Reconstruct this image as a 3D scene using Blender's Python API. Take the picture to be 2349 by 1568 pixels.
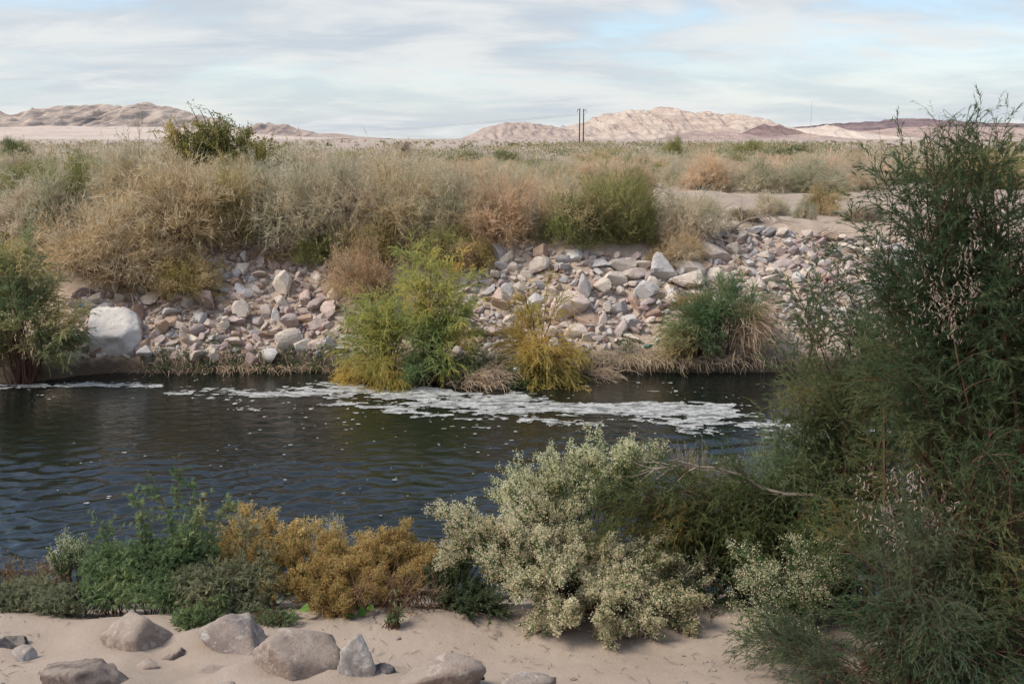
import bpy, bmesh, math
import numpy as np
from mathutils import Vector, Matrix

for o in list(bpy.data.objects):
    bpy.data.objects.remove(o, do_unlink=True)
scene = bpy.context.scene
COL = scene.collection
R = math.radians

# ------------------------------------------------------------------ camera
CAM_Z = 5.0
F = 2349 * 35 / 36.0            # focal length in units of a 2349 px wide picture
HORIZON = 318.0
PITCH = math.atan((784 - HORIZON) / F)
cam_d = bpy.data.cameras.new('camera')
cam_d.lens = 35
cam_d.sensor_width = 36
cam_d.clip_start = 0.1
cam_d.clip_end = 40000
cam = bpy.data.objects.new('camera', cam_d)
COL.objects.link(cam)
cam.location = (0, 0, CAM_Z)
cam.rotation_euler = (math.pi / 2 - PITCH, 0, 0)
scene.camera = cam

# ------------------------------------------------------------------ world, sun, exposure
SUN_EL, SUN_AZ = 50.0, -100.0      # azimuth from +Y towards +X
world = bpy.data.worlds.new('World')
scene.world = world
world.use_nodes = True
wn, wl = world.node_tree.nodes, world.node_tree.links
wn.clear()
def wnode(t, **kw):
    n = wn.new(t)
    for k, v in kw.items():
        setattr(n, k, v)
    return n
def wmath(op, a, b=None, c=None, clamp=False):
    n = wn.new('ShaderNodeMath'); n.operation = op; n.use_clamp = clamp
    for i, s in enumerate((a, b, c)):
        if s is None: continue
        if isinstance(s, (int, float)): n.inputs[i].default_value = s
        else: wl.new(s, n.inputs[i])
    return n.outputs[0]
sky = wnode('ShaderNodeTexSky', sky_type='NISHITA', sun_disc=False)
sky.sun_elevation = R(SUN_EL); sky.sun_rotation = R(SUN_AZ)
sky.altitude = 100; sky.air_density = 1.0; sky.dust_density = 0.5; sky.ozone_density = 2.0
tc = wnode('ShaderNodeTexCoord')
sp = wnode('ShaderNodeSeparateXYZ'); wl.new(tc.outputs['Generated'], sp.inputs[0])
zz = wmath('ADD', wmath('MAXIMUM', sp.outputs['Z'], 0.0), 0.16)
px_ = wmath('DIVIDE', sp.outputs['X'], zz)
py_ = wmath('DIVIDE', sp.outputs['Y'], zz)
def cloud_noise(sx, sy, ox, oy, detail, rough, dist=0.0, rot=0.0):
    cb = wnode('ShaderNodeCombineXYZ')
    a = wmath('ADD', wmath('MULTIPLY', px_, math.cos(rot)), wmath('MULTIPLY', py_, math.sin(rot)))
    b = wmath('SUBTRACT', wmath('MULTIPLY', py_, math.cos(rot)), wmath('MULTIPLY', px_, math.sin(rot)))
    wl.new(wmath('MULTIPLY_ADD', a, sx, ox), cb.inputs[0])
    wl.new(wmath('MULTIPLY_ADD', b, sy, oy), cb.inputs[1])
    n = wnode('ShaderNodeTexNoise'); n.inputs['Scale'].default_value = 1
    n.inputs['Detail'].default_value = detail; n.inputs['Roughness'].default_value = rough
    n.inputs['Distortion'].default_value = dist
    wl.new(cb.outputs[0], n.inputs['Vector'])
    return n.outputs['Fac']
n1 = cloud_noise(0.55, 0.75, 3.3, 1.7, 8, 0.55, 0.4, 0.12)
n2 = cloud_noise(1.7, 2.6, 9.1, 4.2, 8, 0.60, 0.5, 0.12)
n3 = cloud_noise(0.6, 1.0, -4.0, 7.7, 5, 0.55, 0.3, 0.0)
cov = wmath('ADD', wmath('MULTIPLY', n1, 0.68), wmath('MULTIPLY', n2, 0.32))
def wmap(x, a, b, c, d, smooth=True):
    n = wnode('ShaderNodeMapRange'); n.interpolation_type = 'SMOOTHSTEP' if smooth else 'LINEAR'
    wl.new(x, n.inputs[0])
    for i, q in enumerate((a, b, c, d)): n.inputs[i + 1].default_value = q
    return n.outputs[0]
# thin cloud sheet: dense low in the sky, opening towards the zenith
open_up = wmap(sp.outputs['Z'], 0.07, 0.36, 0.0, 0.085, False)
mask = wmap(wmath('SUBTRACT', cov, open_up), 0.36, 0.55, 0.04, 0.96)
mask = wmath('MAXIMUM', mask, wmap(sp.outputs['Z'], 0.01, 0.17, 0.85, 0.0))
shade = wmap(wmath('ADD', wmath('MULTIPLY', n2, 0.5), wmath('MULTIPLY', n3, 0.5)), 0.40, 0.60, 0.0, 1.0)
ccol = wnode('ShaderNodeMix', data_type='RGBA')
ccol.inputs[6].default_value = (3.1, 3.45, 3.85, 1)
ccol.inputs[7].default_value = (4.4, 4.5, 4.5, 1)
wl.new(shade, ccol.inputs[0])
cmix = wnode('ShaderNodeMix', data_type='RGBA')
wl.new(mask, cmix.inputs[0]); wl.new(sky.outputs[0], cmix.inputs[6]); wl.new(ccol.outputs[2], cmix.inputs[7])
bg = wnode('ShaderNodeBackground'); bg.inputs['Strength'].default_value = 0.15
wl.new(cmix.outputs[2], bg.inputs['Color'])
wo = wnode('ShaderNodeOutputWorld'); wl.new(bg.outputs[0], wo.inputs['Surface'])

sun_d = bpy.data.lights.new('sun', 'SUN')
sun_d.energy = 3.2
sun_d.angle = R(20)
sun_d.color = (1.0, 0.90, 0.77)
sun = bpy.data.objects.new('sun', sun_d)
COL.objects.link(sun)
el, az = R(SUN_EL), R(SUN_AZ)
sdir = Vector((math.sin(az) * math.cos(el), math.cos(az) * math.cos(el), math.sin(el)))
sun.rotation_euler = sdir.to_track_quat('Z', 'Y').to_euler()
sun.location = (-20, -5, 30)

scene.view_settings.view_transform = 'Standard'
scene.view_settings.look = 'None'
scene.view_settings.exposure = 0.31
scene.view_settings.gamma = 1.0
scene.view_settings.use_curve_mapping = False
scene.cycles.max_bounces = 4
scene.cycles.diffuse_bounces = 3
scene.cycles.transparent_max_bounces = 4
scene.cycles.volume_bounces = 0
scene.cycles.use_denoising = True
scene.cycles.use_adaptive_sampling = True
scene.cycles.adaptive_threshold = 0.02

# ------------------------------------------------------------------ numpy helpers
def _hash(ix, iy, iz, seed):
    h = (ix.astype(np.int64) * 374761393 + iy.astype(np.int64) * 668265263 + iz.astype(np.int64) * 2147483647 + seed * 974634777) & 0xFFFFFFFF
    h = ((h ^ (h >> 13)) * 1274126177) & 0xFFFFFFFF
    h = h ^ (h >> 16)
    return (h & 0xFFFFFF) / float(0xFFFFFF)
def vnoise(x, y, z, seed=0):
    x, y, z = np.broadcast_arrays(np.asarray(x, float), np.asarray(y, float), np.asarray(z, float))
    ix, iy, iz = np.floor(x), np.floor(y), np.floor(z)
    fx, fy, fz = x - ix, y - iy, z - iz
    fx, fy, fz = [f * f * (3 - 2 * f) for f in (fx, fy, fz)]
    out = 0
    for dx in (0, 1):
        for dy in (0, 1):
            for dz in (0, 1):
                w = (fx if dx else 1 - fx) * (fy if dy else 1 - fy) * (fz if dz else 1 - fz)
                out = out + w * _hash(ix + dx, iy + dy, iz + dz, seed)
    return out * 2 - 1
def fbm(x, y, z=0.0, oct=4, rough=0.5, seed=0):
    a, s, t = 1.0, 0.0, 0.0
    for k in range(oct):
        s = s + a * vnoise(np.asarray(x) * 2 ** k + 17.3 * k, np.asarray(y) * 2 ** k - 5.1 * k, np.asarray(z) * 2 ** k, seed + k)
        t += a; a *= rough
    return s / t
def sstep(a, b, x):
    t = np.clip((x - a) / (b - a), 0, 1)
    return t * t * (3 - 2 * t)
def nrm(v):
    return v / np.maximum(np.linalg.norm(v, axis=-1, keepdims=True), 1e-9)
def perp(d, rng):
    r = rng.normal(size=d.shape)
    r = r - (r * d).sum(-1, keepdims=True) * d
    return nrm(r)

class Acc:
    """collects triangles; v is a per-point number that the materials read as colour variation"""
    def __init__(s):
        s.V, s.T, s.A, s.M, s.n = [], [], [], [], 0
    def add(s, V, T, a=0.5, m=0):
        V = np.asarray(V, np.float32).reshape(-1, 3); T = np.asarray(T, np.int64).reshape(-1, 3)
        s.V.append(V); s.T.append(T + s.n)
        s.A.append(np.broadcast_to(np.asarray(a, np.float32), (len(V),)))
        s.M.append(np.full(len(T), m, np.int32))
        s.n += len(V)
    def mesh(s, name, mats, smooth=False):
        V = np.concatenate(s.V); T = np.concatenate(s.T); A = np.concatenate(s.A); M = np.concatenate(s.M)
        return mesh_from(name, V, T, A, M, mats, smooth)
def mesh_from(name, V, T, A=None, M=None, mats=(), smooth=False):
    me = bpy.data.meshes.new(name)
    me.vertices.add(len(V)); me.vertices.foreach_set('co', np.asarray(V, np.float32).ravel())
    k = T.shape[1]
    me.loops.add(T.size); me.loops.foreach_set('vertex_index', np.asarray(T, np.int32).ravel())
    me.polygons.add(len(T)); me.polygons.foreach_set('loop_start', np.arange(0, T.size, k, dtype=np.int32))
    if M is not None: me.polygons.foreach_set('material_index', np.asarray(M, np.int32))
    me.polygons.foreach_set('use_smooth', np.full(len(T), bool(smooth)))
    for m in mats: me.materials.append(m)
    if A is not None:
        at = me.attributes.new('v', 'FLOAT', 'POINT'); at.data.foreach_set('value', np.ascontiguousarray(A, np.float32))
    me.update(calc_edges=True)
    return me
def link(name, data, parent=None, loc=None):
    o = bpy.data.objects.new(name, data); COL.objects.link(o)
    if parent is not None: o.parent = parent
    if loc is not None: o.location = loc
    return o
def tag(o, label=None, cat=None, group=None, kind=None):
    if label: o['label'] = label
    if cat: o['category'] = cat
    if group: o['group'] = group
    if kind: o['kind'] = kind
    return o
def thing(name, label, cat, loc, group=None):
    return tag(link(name, None, None, loc), label, cat, group)

# points in the picture (2349 x 1568) to the place, at a distance y in front of the camera
def W(u, v, y):
    dx = (u - 1174.5) / F; dv = (784 - v) / F
    d = np.array([dx, math.cos(PITCH) + dv * math.sin(PITCH), -math.sin(PITCH) + dv * math.cos(PITCH)])
    return np.array([0, 0, CAM_Z]) + d * (y / d[1])
def depth(y, z):
    return y * math.cos(PITCH) + (CAM_Z - z) * math.sin(PITCH)
def project(P):
    P = np.asarray(P, float)
    dp = P[..., 1] * math.cos(PITCH) + (CAM_Z - P[..., 2]) * math.sin(PITCH)
    up = P[..., 1] * math.sin(PITCH) - (CAM_Z - P[..., 2]) * math.cos(PITCH)
    return 1174.5 + F * P[..., 0] / dp, 784 - F * up / dp
def in_poly(u, v, poly):
    c = np.zeros(np.shape(u), bool); n = len(poly)
    for i in range(n):
        (x1, y1), (x2, y2) = poly[i], poly[(i + 1) % n]
        cond = ((y1 > v) != (y2 > v)) & (u < (x2 - x1) * (v - y1) / (y2 - y1 + 1e-12) + x1)
        c ^= cond
    return c

# ------------------------------------------------------------------ materials
def new_mat(name):
    m = bpy.data.materials.new(name); m.use_nodes = True
    nt = m.node_tree; nt.nodes.clear()
    out = nt.nodes.new('ShaderNodeOutputMaterial')
    return m, nt, out
class G:
    def __init__(s, nt): s.nt = nt
    def n(s, t, **kw):
        n = s.nt.nodes.new(t)
        for k, v in kw.items(): setattr(n, k, v)
        return n
    def set(s, sock, v):
        if isinstance(v, bpy.types.NodeSocket): s.nt.links.new(v, sock)
        else:
            if isinstance(v, tuple) and len(v) == 3 and sock.type == 'RGBA': v = v + (1,)
            sock.default_value = v
    def math(s, op, a, b=0.0, c=0.0, clamp=False):
        n = s.n('ShaderNodeMath', operation=op, use_clamp=clamp)
        for i, q in enumerate((a, b, c)): s.set(n.inputs[i], q)
        return n.outputs[0]
    def noise(s, vec, scale, detail=4, rough=0.55, dist=0.0):
        n = s.n('ShaderNodeTexNoise')
        if vec is not None: s.set(n.inputs['Vector'], vec)
        n.inputs['Scale'].default_value = scale; n.inputs['Detail'].default_value = detail
        n.inputs['Roughness'].default_value = rough; n.inputs['Distortion'].default_value = dist
        return n.outputs['Fac']
    def map(s, x, a, b, c=0.0, d=1.0):
        n = s.n('ShaderNodeMapRange'); n.interpolation_type = 'SMOOTHSTEP'
        s.set(n.inputs[0], x)
        for i, q in enumerate((a, b, c, d)): n.inputs[i + 1].default_value = q
        return n.outputs[0]
    def mix(s, f, a, b, blend='MIX'):
        n = s.n('ShaderNodeMix', data_type='RGBA', blend_type=blend)
        s.set(n.inputs[0], f); s.set(n.inputs[6], a); s.set(n.inputs[7], b)
        return n.outputs[2]
    def ramp(s, x, stops):
        n = s.n('ShaderNodeValToRGB'); s.set(n.inputs[0], x)
        e = n.color_ramp.elements
        while len(e) < len(stops): e.new(0.5)
        for i, (p, c) in enumerate(stops):
            e[i].position = p; e[i].color = tuple(c) + (1,)
        return n.outputs[0]
    def hsv(s, col, h=0.5, sat=1.0, val=1.0):
        n = s.n('ShaderNodeHueSaturation')
        s.set(n.inputs['Hue'], h); s.set(n.inputs['Saturation'], sat); s.set(n.inputs['Value'], val); s.set(n.inputs['Color'], col)
        return n.outputs[0]
    def bump(s, h, strength, dist, normal=None):
        n = s.n('ShaderNodeBump'); n.inputs['Strength'].default_value = strength; n.inputs['Distance'].default_value = dist
        s.set(n.inputs['Height'], h)
        if normal is not None: s.set(n.inputs['Normal'], normal)
        return n.outputs[0]
    def bsdf(s, out, col, rough=0.9, normal=None, spec=0.2, **kw):
        n = s.n('ShaderNodeBsdfPrincipled')
        s.set(n.inputs['Base Color'], col); s.set(n.inputs['Roughness'], rough)
        n.inputs['Specular IOR Level'].default_value = spec
        if normal is not None: s.set(n.inputs['Normal'], normal)
        for k, v in kw.items(): s.set(n.inputs[k], v)
        if out is not None: s.nt.links.new(n.outputs[0], out.inputs['Surface'])
        return n
def plant_mat(name, stops, rnd=0.12, transl=0.25, hue=0.012, alt=None, alt_scale=1.3):
    if transl > 0: transl = 0.48
    def soften(c):
        if c[1] > c[0] and c[1] > c[2]:
            m_ = 0.3 * c[0] + 0.6 * c[1] + 0.1 * c[2]; c = tuple(q + 0.06 * (m_ - q) for q in c)
        return c
    stops = [(p, soften(c)) for p, c in stops]
    m, nt, out = new_mat(name); g = G(nt)
    a = g.n('ShaderNodeAttribute', attribute_name='v')
    c = g.ramp(a.outputs['Fac'], stops)
    if alt:
        P = g.n('ShaderNodeNewGeometry').outputs['Position']
        c = g.mix(g.map(g.noise(P, alt_scale, 3, 0.6), 0.42, 0.62, 0.0, 0.85), c, g.ramp(a.outputs['Fac'], alt))
    oi = g.n('ShaderNodeObjectInfo').outputs['Random']
    c = g.hsv(c, g.math('MULTIPLY_ADD', oi, hue * 2, 0.5 - hue), 1.0, g.math('MULTIPLY_ADD', oi, -rnd * 2, 1 + rnd))
    d = g.n('ShaderNodeBsdfDiffuse'); g.set(d.inputs['Color'], c)
    if transl > 0:
        t = g.n('ShaderNodeBsdfTranslucent'); g.set(t.inputs['Color'], c)
        mx = g.n('ShaderNodeMixShader'); mx.inputs[0].default_value = transl
        nt.links.new(d.outputs[0], mx.inputs[1]); nt.links.new(t.outputs[0], mx.inputs[2])
        nt.links.new(mx.outputs[0], out.inputs['Surface'])
    else:
        nt.links.new(d.outputs[0], out.inputs['Surface'])
    return m
def rock_mat(name, base, dark, pale, scale=3.0, pale_amt=0.35):
    m, nt, out = new_mat(name); g = G(nt)
    tcn = g.n('ShaderNodeTexCoord').outputs['Object']
    oi = g.n('ShaderNodeObjectInfo').outputs['Random']
    mp = g.n('ShaderNodeVectorMath', operation='ADD'); g.set(mp.inputs[0], tcn)
    cb = g.n('ShaderNodeCombineXYZ'); g.set(cb.inputs[0], g.math('MULTIPLY', oi, 37.0)); g.set(cb.inputs[1], g.math('MULTIPLY', oi, 91.0))
    g.set(mp.inputs[1], cb.outputs[0]); P = mp.outputs[0]
    a = g.noise(P, scale, 6, 0.62, 0.4); b = g.noise(P, scale * 3.1, 8, 0.7); c = g.noise(P, scale * 0.9, 3, 0.5, 1.2)
    col = g.mix(g.map(a, 0.35, 0.68), base, dark)
    col = g.mix(g.math('MULTIPLY', g.map(c, 0.55, 0.70), pale_amt), col, pale)
    col = g.mix(g.map(b, 0.30, 0.75, 0.0, 0.35), col, tuple(x * 0.55 for x in dark))
    col = g.hsv(col, g.math('MULTIPLY_ADD', oi, 0.02, 0.49), 1.0, g.math('MULTIPLY_ADD', oi, 0.35, 0.85))
    h = g.math('ADD', g.math('MULTIPLY', b, 0.6), g.math('MULTIPLY', g.noise(P, scale * 9, 5, 0.7), 0.35))
    nb = g.bump(h, 0.6, 0.05 / max(scale / 3, 0.5))
    g.bsdf(out, col, 0.9, nb, 0.15)
    return m
# every riprap stone is one of five rock colours
RM = {
    'cream': rock_mat('rock_cream', (0.68, 0.59, 0.50), (0.54, 0.455, 0.38), (0.80, 0.74, 0.66)),
    'pink': rock_mat('rock_pink', (0.60, 0.475, 0.42), (0.45, 0.345, 0.305), (0.70, 0.61, 0.56)),
    'mauve': rock_mat('rock_mauve', (0.51, 0.425, 0.395), (0.38, 0.31, 0.29), (0.62, 0.55, 0.52)),
    'grey': rock_mat('rock_grey', (0.62, 0.585, 0.555), (0.46, 0.435, 0.42), (0.78, 0.745, 0.705)),
    'orange': rock_mat('rock_orange', (0.53, 0.385, 0.285), (0.39, 0.265, 0.20), (0.60, 0.50, 0.41)),
}
ROCK_NAMES = list(RM)

# ------------------------------------------------------------------ ground
def shore_far(x):
    w = 21.25 + 0.22 * fbm(np.asarray(x) * 0.55, 3.0, oct=3, seed=5)
    w = w + 0.10 * fbm(np.asarray(x) * 3.1, 7.0, oct=3, rough=0.7, seed=15)
    w = w - 1.35 * np.exp(-((np.asarray(x) + 0.55) / 1.25) ** 4)
    w = w - 0.9 * sstep(-8.6, -10.5, np.asarray(x))
    return w
def bank_top(x):
    t = sstep(2.0, 6.5, np.asarray(x))
    return 24.7 + 1.5 * t, 2.55 + 0.32 * t
def gh(x, y):
    x = np.asarray(x, float); y = np.asarray(y, float)
    # near bank: levee, sand shelf, then down to the water
    ys = 8.25 + 0.25 * fbm(x * 0.5, 1.0, oct=3, seed=9)
    near = 0.86 + 0.27 * np.maximum(0, 7.5 - y) ** 1.1 + 0.05 * fbm(x * 0.9, y * 0.9, oct=4, seed=2) + 0.030 * fbm(x * 2.6, y * 3.4, oct=4, rough=0.6, seed=3)
    near = near - 0.42 * np.maximum(0, y - ys)
    # far bank: eroded lip, rubble slope, plateau
    yb = shore_far(x); yt, zt = bank_top(x)
    yl = np.maximum(yb + 0.1, 21.3)
    s = np.clip((y - yl) / (yt - yl), 0, 1)
    lip = (0.30 + 0.08 * fbm(x * 1.7, 2.0, oct=3, seed=18)) * sstep(yb - 0.06, yb + 0.07, y)
    slope = lip + (zt - 0.30) * np.where(s < 0.88, s * 1.03, 0.9064 + (1 - 0.9064) * np.sin(np.clip((s - 0.88) / 0.12, 0, 1) * math.pi / 2))
    rough = 0.10 * fbm(x * 1.1, y * 1.1, oct=4, seed=11) * sstep(yb, yb + 0.6, y)
    rough = rough + 0.05 * fbm(x * 5.5, y * 5.5, oct=3, rough=0.6, seed=13) * sstep(yb - 0.1, yb + 0.1, y) * sstep(27.5, 25.5, y)
    plat = 0.10 * fbm(x * 0.16, y * 0.16, oct=3, seed=21) * sstep(0, 4, y - yt) * sstep(900, 200, y)
    far = slope + rough + plat - 0.75 * (1 - sstep(yb - 0.7, yb + 0.02, y))
    far = far + 0.12 * sstep(2, 7, y - yt)
    return np.where(y < 14, np.maximum(near, -0.75), far)
def gz(x, y): return float(gh(np.array([x]), np.array([y]))[0])
xs = np.concatenate([-np.geomspace(9000, 15.5, 42), np.arange(-15, 15.01, 0.145), np.geomspace(15.5, 9000, 42)])
ysg = np.concatenate([[-60, -30, -15, -8], np.arange(-5, 5, 0.5), np.arange(5, 9.3, 0.07), np.arange(9.3, 19.2, 0.4), np.arange(19.2, 27, 0.10),
                      np.arange(27, 46, 0.3), np.geomspace(46, 11000, 60)])
XX, YY = np.meshgrid(xs, ysg)
ZZ = gh(XX, YY)
nx, ny = len(xs), len(ysg)
idx = np.arange(nx * ny).reshape(ny, nx)
Q = np.stack([idx[:-1, :-1], idx[:-1, 1:], idx[1:, 1:], idx[1:, :-1]], -1).reshape(-1, 4)
m, nt, out = new_mat('sandy_earth'); g = G(nt)
P = g.n('ShaderNodeNewGeometry').outputs['Position']
spx = g.n('ShaderNodeSeparateXYZ'); g.set(spx.inputs[0], P)
a = g.noise(P, 0.9, 6, 0.6); b = g.noise(P, 9.0, 6, 0.65); c = g.noise(P, 0.006, 5, 0.6); d = g.noise(P, 60.0, 4, 0.7)
sand = g.mix(g.map(a, 0.3, 0.7), (0.335, 0.27, 0.215), (0.395, 0.322, 0.262))
sand = g.mix(g.map(b, 0.55, 0.78, 0, 0.45), sand, (0.37, 0.285, 0.22))
sand = g.mix(g.map(d, 0.60, 0.72, 0, 0.5), sand, (0.27, 0.20, 0.15))
bankc = g.mix(g.map(b, 0.3, 0.7), (0.38, 0.29, 0.22), (0.50, 0.405, 0.32))
on_bank = g.math('MULTIPLY', g.map(spx.outputs['Y'], 19.0, 20.0), g.map(spx.outputs['Y'], 27.0, 25.0))
col = g.mix(on_bank, sand, bankc)
plain = g.mix(g.map(c, 0.3, 0.7), (0.37, 0.295, 0.245), (0.46, 0.385, 0.325))
col = g.mix(g.map(spx.outputs['Y'], 60.0, 400.0), col, plain)
wet_shade = g.map(g.math('ADD', spx.outputs['Z'], g.math('MULTIPLY_ADD', b, 0.34, -0.17)), 0.58, 0.14, 0, 0.88)  # damp soil at the waterline, plus undercut shade painted onto the bank lip
col = g.mix(g.math('MULTIPLY', wet_shade, g.map(spx.outputs['Y'], 14.0, 18.0, 0.6, 1.0)), col, (0.065, 0.048, 0.033))
hb = g.math('ADD', g.math('MULTIPLY', b, 0.6), g.math('MULTIPLY', d, 0.25))
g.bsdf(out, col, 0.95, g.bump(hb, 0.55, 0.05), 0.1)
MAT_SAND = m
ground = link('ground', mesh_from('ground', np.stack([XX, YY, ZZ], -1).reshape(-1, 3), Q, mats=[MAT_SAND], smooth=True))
tag(ground, kind='structure')

# ------------------------------------------------------------------ water, with real ripples
rw = np.random.default_rng(4)
wx = np.concatenate([-np.geomspace(400, 15, 24), np.arange(-14.8, 14.81, 0.075), np.geomspace(15, 400, 24)])
wy = np.concatenate([np.arange(8.8, 15, 0.046), np.arange(15, 22.2, 0.10)])
X2, Y2 = np.meshgrid(wx, wy)
Z2 = np.zeros_like(X2)
warp = 0.5 * fbm(X2 * 0.35, Y2 * 0.35, oct=3, seed=33)
calm = 0.16 + 0.84 * sstep(20.5, 12.0, Y2 + 1.6 * fbm(X2 * 0.22, Y2 * 0.3, oct=3, seed=35))
for k in range(60):
    lam = math.exp(rw.uniform(math.log(0.20), math.log(0.50)))
    th = rw.normal(math.radians(97), 0.50)
    kx, ky = math.cos(th) * 2 * math.pi / lam, math.sin(th) * 2 * math.pi / lam
    amp = 0.0036 * lam ** 1.0
    ph = rw.uniform(0, 6.28)
    env = 0.6 + 0.8 * vnoise(X2 * 0.5 + 7 * k, Y2 * 0.7, 0.0, 60 + k)
    Z2 += amp * env * np.sin(kx * X2 + ky * (Y2 + warp) + ph)
Z2 *= calm * 2.2
n2x, n2y = len(wx), len(wy)
id2 = np.arange(n2x * n2y).reshape(n2y, n2x)
Q2 = np.stack([id2[:-1, :-1], id2[:-1, 1:], id2[1:, 1:], id2[1:, :-1]], -1).reshape(-1, 4)
m, nt, out = new_mat('river_water'); g = G(nt)
P = g.n('ShaderNodeNewGeometry').outputs['Position']
mpn = g.n('ShaderNodeMapping'); g.set(mpn.inputs['Vector'], P); mpn.inputs['Scale'].default_value = (5.0, 13.0, 1)
h1 = g.noise(mpn.outputs[0], 1.0, 3, 0.5, 0.6)
g.bsdf(out, (0.007, 0.010, 0.008), 0.02, g.bump(h1, 0.20, 0.05), 0.5, IOR=1.48)
river = link('river_water', mesh_from('river_water', np.stack([X2, Y2, Z2], -1).reshape(-1, 3), Q2, mats=[m], smooth=True))
tag(river, kind='structure')

# foam drifting along the far side: cut-out sheet of froth lying on the water
fx = np.arange(-12.5, 9.5, 0.028); fy = np.arange(14.2, 21.4, 0.036)
XF, YF = np.meshgrid(fx, fy)
def on_water(u, v):
    p0 = W(u, v, 10.0); d = p0 - np.array([0, 0, CAM_Z]); t = -CAM_Z / d[2]
    return (d * t)[:2]
line = [(-60, 893, 6), (150, 884, 12), (300, 886, 14), (440, 893, 16), (560, 905, 34), (680, 908, 34), (800, 902, 32), (900, 905, 36), (1000, 915, 40),
        (1080, 930, 44), (1180, 936, 40), (1300, 940, 30), (1420, 945, 28), (1530, 946, 34), (1640, 952, 36), (1730, 965, 30), (1820, 985, 34), (1930, 1000, 34), (2100, 1010, 30)]
cl = np.array([list(on_water(u, v)) + [on_water(u, v - h)[1] - on_water(u, v + h)[1]] for u, v, h in line])
cy = np.interp(XF, cl[:, 0], cl[:, 1]); cw = np.interp(XF, cl[:, 0], cl[:, 2]) * 0.5
dist = np.abs(YF - cy) / cw
flow = fbm(XF * 0.9 + 0.6 * fbm(XF * 0.8, YF * 1.5, oct=2, seed=71), YF * 2.6, oct=5, rough=0.62, seed=70)
fine = fbm(XF * 4.5, YF * 7.0, oct=3, rough=0.6, seed=77)
hole = fbm(XF * 1.6, YF * 4.0, oct=3, seed=79)
val = 0.40 + 0.26 * sstep(-7, -1, XF) - dist ** 1.2 * 0.62 + 0.95 * flow + 0.55 * fine - 0.38 * np.maximum(hole, 0)
speck = (fbm(XF * 9, YF * 12, oct=2, seed=83) > 0.70) & (dist < 2.4) & (flow > -0.25 + 0.10 * dist)
keep = ((val > 0.24) | speck)[:-1, :-1] & (YF[:-1, :-1] < shore_far(XF[:-1, :-1]) - 0.03)
nfx, nfy = len(fx), len(fy)
idf = np.arange(nfx * nfy).reshape(nfy, nfx)
QF = np.stack([idf[:-1, :-1], idf[:-1, 1:], idf[1:, 1:], idf[1:, :-1]], -1)[keep]
jx = fbm(XF * 30, YF * 30, oct=1, seed=88) * 0.012; jy = fbm(XF * 30, YF * 30, oct=1, seed=89) * 0.016
ZF = 0.010 + 0.006 * np.clip(val, 0, 1.2)
used, inv = np.unique(QF.ravel(), return_inverse=True)
VF = np.stack([XF + jx, YF + jy, ZF], -1).reshape(-1, 3)[used]
m, nt, out = new_mat('foam'); g = G(nt)
P = g.n('ShaderNodeNewGeometry').outputs['Position']
fc = g.mix(g.noise(P, 5.0, 5, 0.65), (0.42, 0.43, 0.41), (0.66, 0.67, 0.65))
fb = g.bsdf(None, fc, 0.8, g.bump(g.noise(P, 45.0, 3, 0.6), 0.5, 0.02), 0.2)
fm = g.n('ShaderNodeMapping'); g.set(fm.inputs['Vector'], P); fm.inputs['Scale'].default_value = (1.0, 2.2, 1)
thin = g.math('MULTIPLY', g.map(g.noise(fm.outputs[0], 3.2, 6, 0.68, 0.5), 0.40, 0.58), g.map(g.noise(fm.outputs[0], 14.0, 5, 0.7), 0.36, 0.56, 0.25, 1.0))
tr = g.n('ShaderNodeBsdfTransparent'); mxf = g.n('ShaderNodeMixShader'); g.set(mxf.inputs[0], g.math('MULTIPLY_ADD', thin, 0.66, 0.28))
nt.links.new(tr.outputs[0], mxf.inputs[1]); nt.links.new(fb.outputs[0], mxf.inputs[2]); nt.links.new(mxf.outputs[0], out.inputs['Surface'])
foam = link('foam', mesh_from('foam', VF, inv.reshape(-1, 4), mats=[m], smooth=True))
tag(foam, 'white froth drifting in a long streak on the dark river', 'foam', kind='stuff')
# loose bubbles all over the river
bub = Acc(); rb = np.random.default_rng(14)
nb_ = 700
bx = rb.uniform(-12, 8, nb_); by = 9.5 + 11.5 * rb.beta(1.8, 1.2, nb_)
cl_ = fbm(bx * 0.5, by * 0.8, oct=3, seed=91) > -0.08
bx, by = bx[cl_], by[cl_]
ang = np.arange(6) * math.pi / 3
rr = np.exp(rb.normal(math.log(0.010), 0.45, len(bx))).clip(0.004, 0.03)
ring = np.stack([bx[:, None] + rr[:, None] * 1.5 * np.cos(ang), by[:, None] + rr[:, None] * np.sin(ang), np.full((len(bx), 6), 0.022)], -1)
tri = np.array([[0, 1, 2], [0, 2, 3], [0, 3, 4], [0, 4, 5]])
bub.add(ring.reshape(-1, 3), (np.arange(len(bx))[:, None, None] * 6 + tri).reshape(-1, 3))
tag(link('foam_bubbles', bub.mesh('foam_bubbles', [m])), 'white bubbles scattered over the open dark water', 'foam', kind='stuff')

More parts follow.
